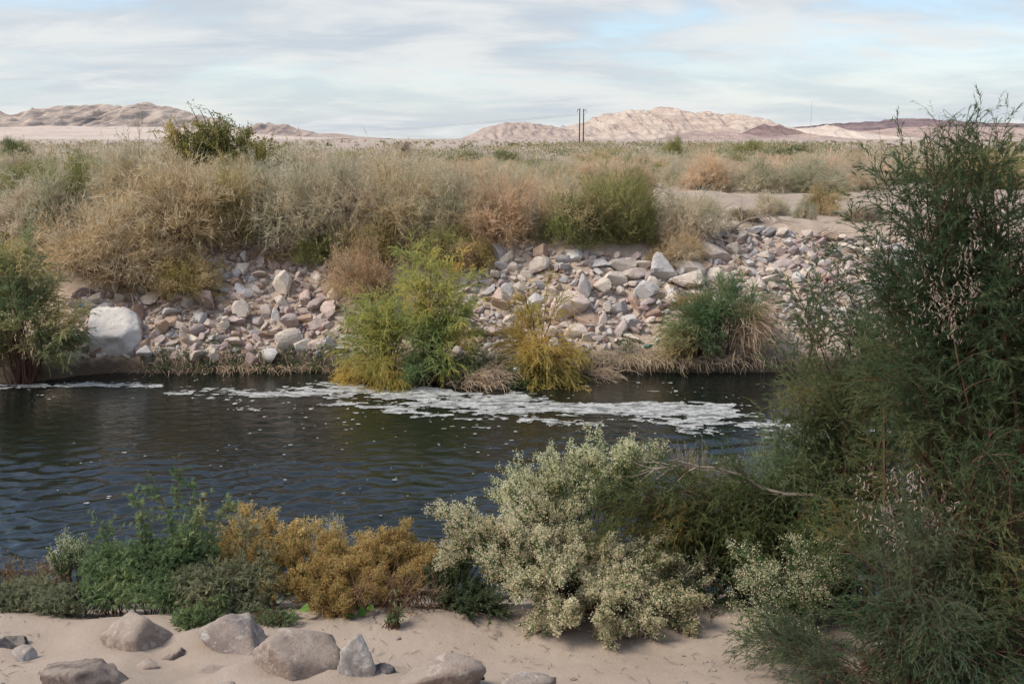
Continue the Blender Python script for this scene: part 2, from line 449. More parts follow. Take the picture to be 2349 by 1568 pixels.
# ------------------------------------------------------------------ mountains on the horizon
def hill_mat(name, c1, c2, cdark, dark_amt, band=None):
    m, nt, out = new_mat(name); g = G(nt)
    P = g.n('ShaderNodeNewGeometry').outputs['Position']
    Nn = g.n('ShaderNodeNewGeometry').outputs['Normal']
    s3 = g.n('ShaderNodeSeparateXYZ'); g.set(s3.inputs[0], P)
    a = g.noise(P, 0.006, 7, 0.62, 0.5); b = g.noise(P, 0.035, 7, 0.68); 
    mpn = g.n('ShaderNodeMapping'); g.set(mpn.inputs['Vector'], P); mpn.inputs['Scale'].default_value = (0.004, 0.004, 0.06)
    mpn.inputs['Rotation'].default_value = (0.1, 0.12, 0)
    st = g.noise(mpn.outputs[0], 1.0, 6, 0.6, 0.6)
    col = g.mix(g.map(a, 0.35, 0.65), c1, c2)
    col = g.mix(g.math('MULTIPLY', g.map(st, 0.47, 0.60), dark_amt), col, cdark)
    col = g.mix(g.map(b, 0.50, 0.66, 0, 0.6 * dark_amt + 0.1), col, cdark)
    if band:
        z0, z1, bc = band
        wz = g.math('ADD', s3.outputs['Z'], g.math('MULTIPLY_ADD', a, 60.0, -30.0))
        f = g.math('MULTIPLY', g.map(wz, z0 - 6, z0 + 6), g.map(wz, z1 + 4, z1 - 4))
        col = g.mix(f, col, bc)
    g.bsdf(out, col, 1.0, g.bump(g.noise(P, 0.025, 7, 0.72), 1.0, 9.0), 0.0)
    return m
def hill(name, label, prof, D, deep, mt, seed, gul=1.0, flat=0.0, nxh=280, nyh=74):
    """height field D metres away; prof is the skyline as (u, v) in the picture"""
    u = np.array([p[0] for p in prof], float); v = np.array([p[1] for p in prof], float)
    x = np.interp(np.linspace(0, 1, nxh), np.linspace(0, 1, len(u)), (u - 1174.5) / F * D)
    x = np.linspace(x[0], x[-1], nxh)
    top = np.maximum(np.interp(x, (u - 1174.5) / F * D, (HORIZON - v) / F * D + 2.0), 0)
    t = np.linspace(0, 1.5, nyh)                       # 0 foot, 1 ridge, then the far side
    Xh, Th = np.meshgrid(x, t); Sh = np.broadcast_to(top, Xh.shape)
    yrow = D + (Th - 1) * deep
    edge = 0.10 * deep * fbm(Xh / (0.25 * deep), 0.0, oct=3, seed=seed)
    base = np.where(Th < 1, Th ** 1.25, np.clip(1 - (Th - 1) / 0.5, 0, 1) ** 1.2)
    rid = 1.15 - np.abs(fbm(Xh / (0.17 * deep) + 0.35 * Th, Th * 0.9, oct=5, rough=0.55, seed=seed + 3)) ** 0.75 * 2.2
    rid2 = 1.15 - np.abs(fbm(Xh / (0.05 * deep) + 0.5 * Th, Th * 2.2, oct=4, rough=0.6, seed=seed + 8)) ** 0.75 * 2.2
    er = (0.7 * rid + 0.75 * rid2 - 0.80) * np.sin(np.clip(Th * 0.93, 0, 1) * math.pi) ** 0.7 * gul
    Zh = Sh * np.clip(base + 0.25 * er, 0, 1.04 if flat == 0 else 1.0)
    Zh += 0.05 * Sh * fbm(Xh / (0.03 * deep), Th * 12, oct=3, seed=seed + 12) * sstep(0.05, 0.3, Th)
    Zh = Zh + 1.0 - 6.0 * (Th <= 0) - 6.0 * (Th >= 1.5)
    V = np.stack([Xh, yrow + edge * (1 - Th), Zh], -1).reshape(-1, 3)
    ii = np.arange(nxh * nyh).reshape(nyh, nxh)
    q = np.stack([ii[:-1, :-1], ii[:-1, 1:], ii[1:, 1:], ii[1:, :-1]], -1).reshape(-1, 4)
    o = link(name, mesh_from(name, V, q, mats=[mt], smooth=True))
    tag(o, label, 'hill', kind='structure')
    return o
HM1 = hill_mat('tan_hill', (0.48, 0.39, 0.325), (0.56, 0.47, 0.395), (0.34, 0.265, 0.235), 0.6)
HM2 = hill_mat('pink_hill', (0.43, 0.345, 0.295), (0.49, 0.395, 0.335), (0.32, 0.25, 0.225), 0.6)
HM3 = hill_mat('dark_hill', (0.24, 0.175, 0.165), (0.30, 0.22, 0.20), (0.15, 0.11, 0.12), 0.7)
HM4 = hill_mat('mesa_hill', (0.42, 0.32, 0.275), (0.48, 0.375, 0.32), (0.25, 0.19, 0.19), 0.5)
HM5 = hill_mat('pale_fan', (0.56, 0.465, 0.395), (0.63, 0.54, 0.465), (0.42, 0.34, 0.30), 0.25)
HM6 = hill_mat('mesa_cliff', (0.20, 0.15, 0.16), (0.28, 0.21, 0.205), (0.13, 0.10, 0.11), 0.8)
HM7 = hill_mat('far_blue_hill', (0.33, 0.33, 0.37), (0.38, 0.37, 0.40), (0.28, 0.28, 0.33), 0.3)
left_prof = [(-420, 275), (-300, 262), (-180, 268), (-80, 258), (0, 253), (20, 252), (40, 261), (65, 270), (90, 267), (120, 259), (145, 254), (165, 248), (190, 250), (210, 242), (230, 246), (255, 240),
             (280, 241), (300, 243), (320, 250), (340, 246), (360, 241), (400, 247), (430, 255), (470, 264), (500, 270), (530, 281), (560, 293), (590, 303), (640, 311), (700, 317), (760, 318)]
hill('hills', 'jagged tan mountain range rising behind the mesquite at the horizon', left_prof, 5200, 1500, HM1, 101, 1.15)
hill('hills', 'dark brown low ridge at the foot of the range, cut by the picture edge', [(-430, 290), (-250, 268), (-100, 262), (-20, 257), (25, 256), (50, 266), (75, 274), (110, 279), (150, 287), (200, 297), (260, 308), (300, 316)], 4700, 800, HM2, 141, 1.1, nxh=110, nyh=44)
hill('hills', 'pale smooth gravel fan spreading below the tan range', [(-430, 296), (-200, 292), (0, 291), (120, 289), (250, 290), (380, 291), (470, 297), (560, 305), (680, 312), (800, 317)], 4200, 1500, HM5, 107, 0.12, nxh=110, nyh=40)
hill('hills', 'small pinkish twin-topped hill beside the mesquite crown', [(560, 312), (590, 293), (610, 284), (630, 281), (650, 286), (665, 283), (690, 292), (720, 301), (745, 306), (770, 304), (800, 308), (830, 313), (900, 317)], 6200, 900, HM2, 113, 1.0, nxh=120, nyh=44)
hill('hills', 'low reddish mound behind the utility poles', [(1060, 316), (1090, 305), (1110, 293), (1130, 286), (1150, 282), (1174, 281), (1200, 281), (1240, 284), (1270, 289), (1300, 295), (1330, 301), (1400, 312), (1440, 317)], 4300, 800, HM2, 119, 0.9, nxh=130, nyh=48)
hill('hills', 'tiny far bluish peak between the mound and the broad mountain', [(1255, 316), (1275, 296), (1287, 286), (1300, 293), (1320, 308), (1335, 317)], 11500, 1300, HM7, 173, 0.5, nxh=50, nyh=30)
hill('hills', 'broad pale mountain with eroded flanks to the side of the utility poles', [(1230, 314), (1265, 300), (1290, 291), (1330, 280), (1360, 268), (1400, 259), (1440, 256), (1480, 252), (1500, 249), (1530, 249), (1560, 256), (1600, 259), (1650, 264),
                      (1700, 271), (1740, 281), (1780, 290), (1820, 298), (1870, 307), (1930, 317)], 4900, 1500, HM1, 127, 1.3)
hill('hills', 'dark twin-peaked volcanic hill in front of the broad mountain', [(1660, 317), (1690, 305), (1712, 296), (1725, 290), (1738, 283), (1750, 288), (1760, 290), (1772, 284), (1790, 291), (1808, 301), (1830, 311), (1850, 317)], 3700, 420, HM3, 131, 0.9, nxh=110, nyh=44)
hill('hills', 'low brown foothills below the broad mountain', [(1500, 317), (1540, 308), (1575, 301), (1590, 299), (1620, 304), (1655, 300), (1690, 306), (1730, 313), (1790, 310), (1840, 305), (1870, 312), (1910, 317)], 3300, 450, HM4, 137, 1.0, nxh=120, nyh=40)
hill('hills', 'cream coloured ridge beside the dark twin peaks', [(1780, 312), (1815, 296), (1850, 291), (1880, 288), (1910, 293), (1950, 301), (2010, 310), (2050, 317)], 3900, 500, HM5, 149, 1.2, nxh=100, nyh=40)
hill('hills', 'long flat mesa with a dark cliff band behind the tall tamarisk', [(1780, 300), (1810, 292), (1850, 287), (1900, 283), (1950, 281), (2000, 280), (2010, 275), (2060, 274), (2100, 273), (2150, 277), (2200, 281), (2280, 283), (2349, 285), (2480, 282), (2700, 290), (2900, 312)], 5600, 1100, HM6, 151, 0.7, 1)
hill('hills', 'rounded pinkish slopes below the mesa cliff', [(1880, 314), (1940, 303), (2000, 296), (2050, 291), (2110, 289), (2180, 292), (2250, 290), (2330, 294), (2450, 292), (2650, 300), (2850, 316)], 4500, 900, HM4, 157, 1.1, nxh=150, nyh=48)

# ------------------------------------------------------------------ rocks
def ico(sub):
    bm = bmesh.new(); bmesh.ops.create_icosphere(bm, subdivisions=sub, radius=1.0)
    V = np.array([v.co[:] for v in bm.verts]); bm.verts.index_update()
    T = np.array([[v.index for v in f.verts] for f in bm.faces]); bm.free()
    return nrm(V), T
ICO = {k: ico(k) for k in (1, 2, 3, 4, 5)}
def rock_shape(rng, sub, planes=11, sharp=26.0, rough=0.03, dims=(1, 1, 1), fscale=2.2, given=None, cap=1.05):
    """a ball of stone broken along random planes, edges slightly worn"""
    d, T = ICO[sub]
    n = nrm(rng.normal(size=(planes, 3))); h = rng.uniform(0.42, 0.85, planes)
    if given is not None:
        n = nrm(np.array([q[:3] for q in given], float)); h = np.array([q[3] for q in given], float)
    c = np.maximum(d @ n.T, 1e-3)
    r = np.concatenate([h / c, np.full((len(d), 1), cap)], 1)
    r = -np.log(np.exp(-sharp * np.minimum(r, 2.0)).sum(1)) / sharp
    s = rng.integers(0, 999)
    r = r * (1 + rough * 2.0 * fbm(d[:, 0] * fscale, d[:, 1] * fscale, d[:, 2] * fscale, oct=4, rough=0.6, seed=int(s)))
    V = d * r[:, None]
    V = V / np.abs(V).max(0)
    return V * np.asarray(dims), T
rr_ = np.random.default_rng(77)
ROCKS = []
for k in range(26):
    V, T = rock_shape(rr_, 3, int(rr_.integers(9, 14)), 80, 0.012, cap=1.4)
    ROCKS.append(mesh_from('rock', V, T, mats=[RM['cream']], smooth=False))
def euler_m(rx, ry, rz):
    return Matrix.Rotation(rz, 3, 'Z') @ Matrix.Rotation(ry, 3, 'Y') @ Matrix.Rotation(rx, 3, 'X')
placed = []                                  # x, y, z, r of every rock
def put_rock(me, loc, dims, rot, mat, label, group=None):
    o = link('rock', me)
    o.location = loc; o.scale = dims; o.rotation_euler = rot
    o.material_slots[0].link = 'OBJECT'; o.material_slots[0].material = mat
    tag(o, label, 'rock', group)
    return o
def slope_hit(u, v):
    """where the line of sight through (u, v) meets the far bank"""
    y = np.arange(19.0, 45.0, 0.02)
    p0 = W(u, v, 1.0); d = (p0 - np.array([0, 0, CAM_Z])) / p0[1]
    X = d[0] * y; Z = CAM_Z + d[2] * y
    below = Z < gh(X, y)
    k = int(np.argmax(below)) if below.any() else len(y) - 1
    return np.array([X[k], y[k], gz(X[k], y[k])])
big = [  # u, v, width, height, colour, label
    (1521, 620, 72, 66, 'grey', 'large pale grey angular boulder, highest of the big stones on the open slope'),
    (1405, 641, 58, 48, 'cream', 'cream faceted boulder left of the large pale grey one'),
    (1420, 610, 68, 36, 'cream', 'long flat cream slab under the olive bush'),
    (1458, 629, 60, 32, 'cream', 'tan-edged blocky stone wedged beside the large pale grey boulder'),
    (1472, 607, 46, 24, 'cream', 'small flat cream stone on top beside the large grey boulder'),
    (1483, 669, 54, 42, 'grey', 'pale ridged boulder below the large grey one'),
    (1340, 664, 27, 58, 'grey', 'narrow upright white and grey stone standing on the slope'),
    (1379, 660, 40, 30, 'cream', 'small cream block next to the upright stone'),
    (1300, 706, 92, 70, 'pink', 'biggest pinkish flat slab behind the orange tamarisk'),
    (1318, 764, 54, 38, 'cream', 'cream rounded stone low behind the orange tamarisk'),
    (1230, 616, 58, 40, 'cream', 'tan flat-faced boulder below the brush at the slope top'),
    (1244, 585, 35, 37, 'orange', 'brown pointed stone right under the brush at the slope top'),
    (1144, 611, 34, 30, 'grey', 'grey cube-like stone at the top corner of the middle slope'),
    (1442, 736, 38, 36, 'grey', 'pale grey stone lowest in the column of big stones'),
    (1425, 713, 42, 32, 'grey', 'light grey tilted stone in the column of big stones'),
    (1398, 712, 26, 32, 'cream', 'upright cream stone beside a light grey tilted one'),
    (1639, 578, 68, 44, 'cream', 'broad white boulder at the crest beside dry brush'),
    (1685, 573, 35, 30, 'cream', 'tan rounded boulder touching the broad white crest boulder'),
    (1590, 617, 68, 30, 'cream', 'long cream block above the green bank shrub'),
    (1579, 648, 74, 50, 'cream', 'large cream boulder half hidden by the green bank shrub'),
    (2050, 600, 42, 58, 'grey', 'tall grey boulder near the end of the far rubble'),
    (2005, 669, 42, 56, 'grey', 'pale standing boulder behind the thin tamarisk'),
    (1751, 588, 32, 20, 'cream', 'small cream stone alone among finer rubble'),
    (1692, 604, 30, 20, 'orange', 'small stone with a rusty lower side'),
    (1540, 690, 40, 34, 'cream', 'cream stone at the foot of the large cream boulder'),
    (475, 697, 50, 48, 'pink', 'pink triangular stone in the middle of the wide rubble slope'),
    (464, 735, 40, 28, 'grey', 'blue-grey block below the pink triangular stone'),
    (563, 718, 52, 52, 'cream', 'cream pointed stone, largest in the middle of the wide rubble slope'),
    (654, 652, 54, 58, 'cream', 'tan slab standing high in the wide rubble slope'),
    (657, 782, 62, 50, 'cream', 'white rounded boulder low on the wide rubble slope'),
    (756, 792, 32, 38, 'grey', 'grey-white wedge stone beside the waterside tamarisk'),
    (668, 743, 42, 40, 'mauve', 'dark mauve angular stone above the white rounded boulder'),
    (577, 829, 36, 42, 'pink', 'pink block just above the water line'),
    (489, 664, 66, 20, 'cream', 'long thin cream slab below the yellow-flowered shrub'),
    (731, 704, 46, 30, 'mauve', 'mauve-grey flat stone near the slope edge'),
    (302, 740, 52, 38, 'mauve', 'mauve slab leaning behind the huge white boulder'),
    (223, 687, 36, 24, 'cream', 'cream stone at the end of the wide rubble slope'),
    (236, 710, 40, 22, 'grey', 'pale grey block right above the huge white boulder'),
    (278, 711, 30, 28, 'orange', 'brown block above the huge white boulder'),
    (338, 690, 46, 32, 'cream', 'light slab leaning below the dry brush'),
    (193, 672, 50, 28, 'mauve', 'grey-mauve stone at the brush edge above the huge white boulder'),
    (446, 759, 40, 24, 'mauve', 'brown-mauve wedge lying below the blue-grey block'),
    (373, 757, 28, 36, 'orange', 'orange-brown upright stone right of the huge white boulder'),
    (330, 792, 28, 26, 'orange', 'rusty round stone touching the huge white boulder'),
    (703, 733, 46, 20, 'orange', 'tan slab beside the dark mauve stone'),
    (538, 787, 44, 20, 'cream', 'flat cream slab low in the wide rubble slope'),
    (517, 637, 32, 20, 'grey', 'blue-white block high on the wide rubble slope'),
    (563, 595, 18, 30, 'grey', 'bright white splinter standing near the slope top'),
]
rb_ = np.random.default_rng(5)
for (u, v, w, h, c, lab) in big:
    p = slope_hit(u, v + h * 0.35)
    s = depth(p[1], p[2]) / F
    a, b = w * s * 0.60, h * s * 0.62
    dep = (a + b) * 0.42
    put_rock(ROCKS[int(rb_.integers(0, len(ROCKS)))], (p[0], p[1] + dep * 0.25, p[2] + b * 0.62), (a, dep, b), (rb_.normal(0, 0.18), rb_.normal(0, 0.12), rb_.normal(0, 0.3)), RM[c], lab)
    placed.append((p[0], p[1] + dep * 0.25, p[2] + b * 0.6, (a + b) * 0.5))

# the huge white boulder at the water's edge
HUGE = rock_mat('boulder_white', (0.74, 0.70, 0.645), (0.56, 0.53, 0.50), (0.86, 0.83, 0.78), 1.2, 0.7)
rh = np.random.default_rng(31)
V, T = rock_shape(rh, 5, 9, 42, 0.04, fscale=2.6, cap=1.3, given=[(-0.05, -0.50, 0.85, 0.52), (0.0, -1, -0.12, 0.62), (-1, -0.25, 0.0, 0.74), (0.85, -0.55, 0.15, 0.74), (1, 0.2, 0.25, 0.80), (0.3, -0.8, -0.6, 0.70), (0, 0.9, 0.3, 0.8), (0, 0, -1, 0.75), (0.5, -0.35, 0.8, 0.70), (-0.6, -0.75, -0.3, 0.80)])
pb = slope_hit(255, 838)
hb_ = link('boulder', mesh_from('boulder', V, T, mats=[HUGE], smooth=True))
hb_.location = (pb[0] - 0.06, pb[1] + 0.45, pb[2] + 0.40); hb_.scale = (0.74, 0.64, 0.72); hb_.rotation_euler = (0.0, 0.06, 0.0)
tag(hb_, 'huge white boulder at the water edge, largest stone of the far bank', 'boulder')
placed.append((pb[0], pb[1] + 0.42, pb[2] + 0.42, 0.68))

# the rest of the rubble: thrown at random, big ones first, none through another
P_LEFT = [(150, 690), (250, 650), (340, 655), (470, 600), (510, 552), (560, 545), (640, 590), (760, 600), (800, 660), (815, 740), (815, 856), (640, 862), (300, 864), (150, 820)]
P_MID = [(1060, 640), (1130, 590), (1190, 565), (1260, 575), (1370, 585), (1480, 592), (1500, 640), (1490, 760), (1400, 800), (1340, 808), (1200, 835), (1020, 840), (1040, 740)]
P_RIGHT = [(1480, 595), (1600, 590), (1640, 545), (1700, 525), (1900, 545), (2110, 555), (2110, 720), (1990, 740), (1780, 770), (1640, 720), (1560, 700), (1480, 760)]
patches = [('on the wide rubble slope beside the huge white boulder', P_LEFT), ('on the middle rubble slope between the two groups of bank tamarisks', P_MID),
           ('on the rubble slope below the bare dirt track', P_RIGHT)]
rs = np.random.default_rng(21)
cand_r = np.sort(np.exp(rs.normal(math.log(0.066), 0.55, 22000)).clip(0.026, 0.235))[::-1]
cx = rs.uniform(-11.5, 10.5, len(cand_r)); cyy = rs.uniform(20.9, 27.0, len(cand_r)); cz = gh(cx, cyy)
cu, cv = project(np.stack([cx, cyy, cz], -1))
which = np.full(len(cand_r), -1)
for k, (_, poly) in enumerate(patches): which[in_poly(cu, cv, poly)] = k
grid = {}
def near(x, y, z, r):
    i, j = int(x // 0.5), int(y // 0.5)
    for a in range(i - 2, i + 3):
        for b in range(j - 2, j + 3):
            for (X, Y, Z, RR) in grid.get((a, b), ()):
                if (X - x) ** 2 + (Y - y) ** 2 + (Z - z) ** 2 < (0.60 * (RR + r)) ** 2: return True
    return False
for q in placed: grid.setdefault((int(q[0] // 0.5), int(q[1] // 0.5)), []).append(q)
CW = {0: [.33, .25, .14, .18, .10], 1: [.50, .15, .05, .22, .08], 2: [.44, .19, .09, .22, .06]}
MARKS = {'the large pale grey boulder': (1521, 620), 'the cream faceted boulder': (1405, 641), 'the narrow upright stone': (1340, 664), 'the biggest pinkish flat slab': (1300, 706), 'the tan flat-faced boulder': (1230, 616),
         'the broad white crest boulder': (1639, 578), 'the large cream boulder by the shrub': (1579, 648), 'the tall grey boulder': (2050, 600), 'the pale standing boulder': (2005, 669), 'the small stone with rusty side': (1692, 604), 'the lone small cream stone': (1751, 588),
         'the grey cube-like stone': (1144, 611), 'the pink triangular stone': (475, 697), 'the cream pointed stone': (563, 718), 'the high standing tan slab': (654, 652), 'the white rounded boulder': (657, 782), 'the dark mauve angular stone': (668, 743),
         'the huge white boulder': (255, 780), 'the long thin cream slab': (489, 664), 'the light slab below dry brush': (338, 690), 'the pink block at the water': (577, 829), 'the bright white splinter': (563, 595), 'the mauve slab': (302, 740), 'the grey-white wedge stone': (756, 792), 'the bare dirt lip': (1880, 560)}
STONE_RANK = {}
rub = Acc(); n_ind = 0
LABELS = {'cream': 'small cream angular stone', 'pink': 'small pinkish angular stone', 'mauve': 'small dull mauve stone', 'grey': 'small light grey stone', 'orange': 'small rusty tan stone'}
hulls = [rock_shape(rs, 1, 10, 80, 0.05, cap=1.4) for _ in range(20)]
hulls2 = [rock_shape(rs, 2, 10, 80, 0.02, cap=1.4) for _ in range(16)]
for r, x, y, z, k in zip(cand_r, cx, cyy, cz, which):
    if k < 0 or near(x, y, z, r * 0.9): continue
    if y < float(shore_far(x)) + 0.10: continue
    grid.setdefault((int(x // 0.5), int(y // 0.5)), []).append((x, y, z, r * 0.9))
    c = ROCK_NAMES[int(rs.choice(5, p=CW[k]))]
    dims = r * np.array([rs.uniform(0.9, 1.6), rs.uniform(0.65, 1.1), rs.uniform(0.40, 0.85)])
    rot = (rs.normal(0.55, 0.4), rs.normal(0, 0.4), rs.uniform(0, 6.28))
    if n_ind < 245:
        o = put_rock(ROCKS[int(rs.integers(0, len(ROCKS)))], (x, y, z + dims[2] * 0.30), dims, rot, RM[c], LABELS[c], c + ' stones ' + patches[k][0])
        uu, vv_ = [float(q) for q in project(np.array([x, y, z]))]
        mk = min(MARKS, key=lambda q: (MARKS[q][0] - uu) ** 2 + (MARKS[q][1] - vv_) ** 2); md = math.hypot(MARKS[mk][0] - uu, MARKS[mk][1] - vv_)
        side = ('above' if vv_ < MARKS[mk][1] else 'below') if abs(vv_ - MARKS[mk][1]) > abs(uu - MARKS[mk][0]) else ('left of' if uu < MARKS[mk][0] else 'right of')
        STONE_RANK.setdefault((c, mk, side), []).append((md, o))
        n_ind += 1
    else:
        V, T = (hulls2 if r > 0.07 else hulls)[int(rs.integers(0, 16))]
        Mx = np.array(euler_m(*rot))
        rub.add((V * dims) @ Mx.T + np.array([x, y, z + dims[2] * 0.40]), T, rs.uniform(), ROCK_NAMES.index(c))
ORDN = ['', 'second', 'third', 'fourth', 'fifth', 'sixth', 'seventh', 'eighth', 'ninth', 'tenth', 'eleventh', 'twelfth', 'thirteenth', 'fourteenth', 'fifteenth']
for (c, mk, side), lst in STONE_RANK.items():
    for r_, (_, o) in enumerate(sorted(lst, key=lambda q: q[0])):
        o['label'] = LABELS[c] + ' ' + side + ' ' + mk if len(lst) == 1 else (LABELS[c] + ', ' + (ORDN[min(r_, 14)] + ' ' if r_ else '') + 'nearest ' + side + ' ' + mk)
ro = link('rubble', rub.mesh('rubble', [RM[c] for c in ROCK_NAMES]))
tag(ro, 'small broken stones filling the gaps of the far bank slopes', 'rubble', kind='stuff')
print('rubble', rub.n, 'individual', n_ind)

# stones on the near sand, half sunk
def sand_rock(name, base, dark, pale, amt):
    m, nt, out = new_mat(name); g = G(nt)
    P = g.n('ShaderNodeNewGeometry').outputs['Position']; Nz = g.n('ShaderNodeSeparateXYZ'); g.set(Nz.inputs[0], g.n('ShaderNodeNewGeometry').outputs['Normal'])
    a = g.noise(P, 5.0, 7, 0.65, 0.5); b = g.noise(P, 22.0, 8, 0.72); c = g.noise(P, 9.0, 6, 0.68, 0.8); e = g.noise(P, 110.0, 5, 0.75)
    col = g.mix(g.map(a, 0.36, 0.64), base, dark)
    col = g.mix(g.math('MULTIPLY', g.map(c, 0.52, 0.60), amt), col, pale)
    col = g.mix(g.map(b, 0.52, 0.70, 0, 0.6), col, tuple(q * 0.6 for q in dark))
    col = g.mix(g.map(e, 0.45, 0.75, 0, 0.35), col, tuple(q * 0.7 for q in dark))
    dust = g.math('MULTIPLY', g.map(Nz.outputs['Z'], 0.35, 0.9), g.map(g.noise(P, 7.0, 5, 0.6), 0.36, 0.60, 0.0, 0.8))
    col = g.mix(dust, col, (0.44, 0.365, 0.30))
    h = g.math('ADD', g.math('MULTIPLY', b, 0.7), g.math('MULTIPLY', e, 0.25))
    g.bsdf(out, col, 0.95, g.bump(h, 1.0, 0.045), 0.1)
    return m
FM = {
    'pale': sand_rock('sand_rock_pale', (0.48, 0.405, 0.36), (0.34, 0.28, 0.25), (0.70, 0.65, 0.60), 0.9),
    'tan': sand_rock('sand_rock_tan', (0.46, 0.37, 0.31), (0.34, 0.265, 0.22), (0.60, 0.53, 0.465), 0.75),
    'brown': sand_rock('sand_rock_brown', (0.27, 0.21, 0.185), (0.155, 0.12, 0.11), (0.42, 0.35, 0.31), 0.6),
    'dark': sand_rock('sand_rock_dark', (0.12, 0.12, 0.13), (0.07, 0.07, 0.08), (0.26, 0.255, 0.25), 0.4),
    'white': sand_rock('sand_rock_white', (0.60, 0.555, 0.51), (0.42, 0.385, 0.365), (0.76, 0.72, 0.67), 0.8),
}
def sand_hit(u, v):
    y = np.arange(4.0, 11.0, 0.01)
    p0 = W(u, v, 1.0); d = (p0 - np.array([0, 0, CAM_Z])) / p0[1]
    X = d[0] * y; Z = CAM_Z + d[2] * y
    k = int(np.argmax(Z < gh(X, y)))
    return np.array([X[k], y[k], gz(X[k], y[k])])
fore = [  # u, base v, width, height, material, sink, roll, label, name
    (290, 1492, 235, 118, 'tan', 0.30, 0.15, 'big dusty pinkish-tan boulder sunk in the near sand below the green weeds', 'boulder'),
    (540, 1500, 178, 92, 'pale', 0.28, -0.1, 'rounded mauve-white boulder between a blackish stone and a leaning tan rock', 'boulder'),
    (650, 1556, 205, 112, 'tan', 0.35, 0.45, 'tan rock leaning in the sand in front of the mauve-white boulder', 'boulder'),
    (815, 1552, 120, 92, 'white', 0.22, 0.1, 'white pitted boulder standing alone on the near sand', 'boulder'),
    (868, 1546, 70, 42, 'dark', 0.3, 0.3, 'grey stone leaning on the side of the white pitted boulder', 'rock'),
    (1010, 1590, 190, 82, 'tan', 0.35, 0.0, 'reddish-tan boulder cut by the picture bottom', 'boulder'),
    (1075, 1562, 60, 32, 'dark', 0.3, 0.2, 'dark stone behind the reddish-tan boulder at the bottom', 'rock'),
    (1200, 1590, 130, 60, 'pale', 0.3, 0.1, 'low grey-mauve rock at the picture bottom, last towards the white-flowered bush', 'rock'),
    (160, 1585, 225, 95, 'brown', 0.35, -0.05, 'dark brown crusted boulder at the bottom corner of the sand', 'boulder'),
    (250, 1560, 45, 45, 'brown', 0.3, 0.5, 'brown chip of stone leaning against the dark brown boulder', 'rock'),
    (25, 1483, 72, 34, 'dark', 0.3, 0.0, 'blackish stone at the sand edge of the picture', 'rock'),
    (42, 1508, 62, 30, 'white', 0.4, 0.0, 'pale stone in front of the blackish stone at the picture edge', 'rock'),
    (425, 1480, 64, 26, 'dark', 0.3, 0.1, 'flat blackish stone between the two big near boulders', 'rock'),
    (668, 1486, 46, 38, 'dark', 0.22, -0.2, 'small blue-black pointed stone alone on the sand', 'rock'),
    (400, 1512, 70, 34, 'brown', 0.4, 0.0, 'brownish stone nearly buried below the flat blackish one', 'rock'),
    (480, 1545, 150, 40, 'tan', 0.5, 0.1, 'low buried tan rock in the middle of the near sand', 'rock'),
    (505, 1580, 60, 26, 'pale', 0.4, 0.0, 'pale rounded stone at the picture bottom below the leaning tan rock', 'rock'),
    (330, 1530, 60, 24, 'tan', 0.5, 0.0, 'sand coloured stone nearly covered below the big pinkish boulder', 'rock'),
]
rf = np.random.default_rng(8)
for (u, v, w, h, c, sink, roll, lab, nm) in fore:
    p = sand_hit(u, min(v + 12, 1612))
    s = depth(p[1], p[2]) / F
    a = w * s * 0.55; hh = h * s * 0.82; dep = min(a, hh * 1.3) * rf.uniform(0.7, 0.9)
    V, T = rock_shape(rf, 4 if w > 60 else 3, 12, 48, 0.07, fscale=1.9, cap=1.25)
    V = V * (1 + 0.04 * fbm(V[:, 0] * 5, V[:, 1] * 5, V[:, 2] * 5, oct=4, rough=0.65, seed=int(w)))[:, None]
    o = link(nm, mesh_from(nm, V, T, mats=[FM[c]], smooth=True))
    o.location = (p[0], p[1] + dep * 0.75, p[2] + hh * (0.46 - sink))
    o.scale = (a, dep, hh); o.rotation_euler = (rf.normal(0, 0.1), roll, rf.normal(0, 0.35))
    tag(o, lab, 'boulder' if nm == 'boulder' else 'rock')
    placed.append((o.location.x, o.location.y, o.location.z, a))
gv = np.empty(len(ground.data.vertices) * 3, np.float32); ground.data.vertices.foreach_get('co', gv); gv = gv.reshape(-1, 3)
for (X_, Y_, Z_, a_) in placed[-len(fore):]:
    rr2 = np.hypot((gv[:, 0] - X_) / (a_ * 1.25), (gv[:, 1] - Y_) / (a_ * 1.0))
    k_ = rr2 < 1.6
    gv[k_, 2] += min(a_, 0.4) * 0.18 * (1 - sstep(0.75, 1.6, rr2[k_])) * (0.75 + 0.6 * fbm(gv[k_, 0] * 5, gv[k_, 1] * 5, oct=2, seed=44))
ground.data.vertices.foreach_set('co', gv.ravel()); ground.data.update()
# pebbles and bits of dead twig strewn over the near sand
lit = Acc(); rl = np.random.default_rng(12)
n_ = 1300
x = rl.uniform(-5.2, 4.5, n_); y = rl.uniform(5.4, 8.4, n_); z = gh(x, y)
for i in range(n_):
    V, T = hulls[int(rl.integers(0, 20))]
    r = math.exp(rl.normal(math.log(0.0055), 0.5))
    lit.add(V * r * np.array([1.2, 1, 0.6]) + np.array([x[i], y[i], z[i] + r * 0.3]), T, 0.5, int(rl.integers(0, 3)))
tw = Acc(); nt_ = 650
x = rl.uniform(-5.2, 4.5, nt_); y = rl.uniform(5.4, 8.4, nt_); z = gh(x, y) + 0.012
th = rl.uniform(0, 6.28, nt_); L_ = rl.uniform(0.015, 0.06, nt_)
dv = np.stack([np.cos(th), np.sin(th), np.zeros(nt_)], -1) * L_[:, None]; pv = np.stack([-np.sin(th), np.cos(th), np.zeros(nt_)], -1) * 0.0022
c0 = np.stack([x, y, z], -1)
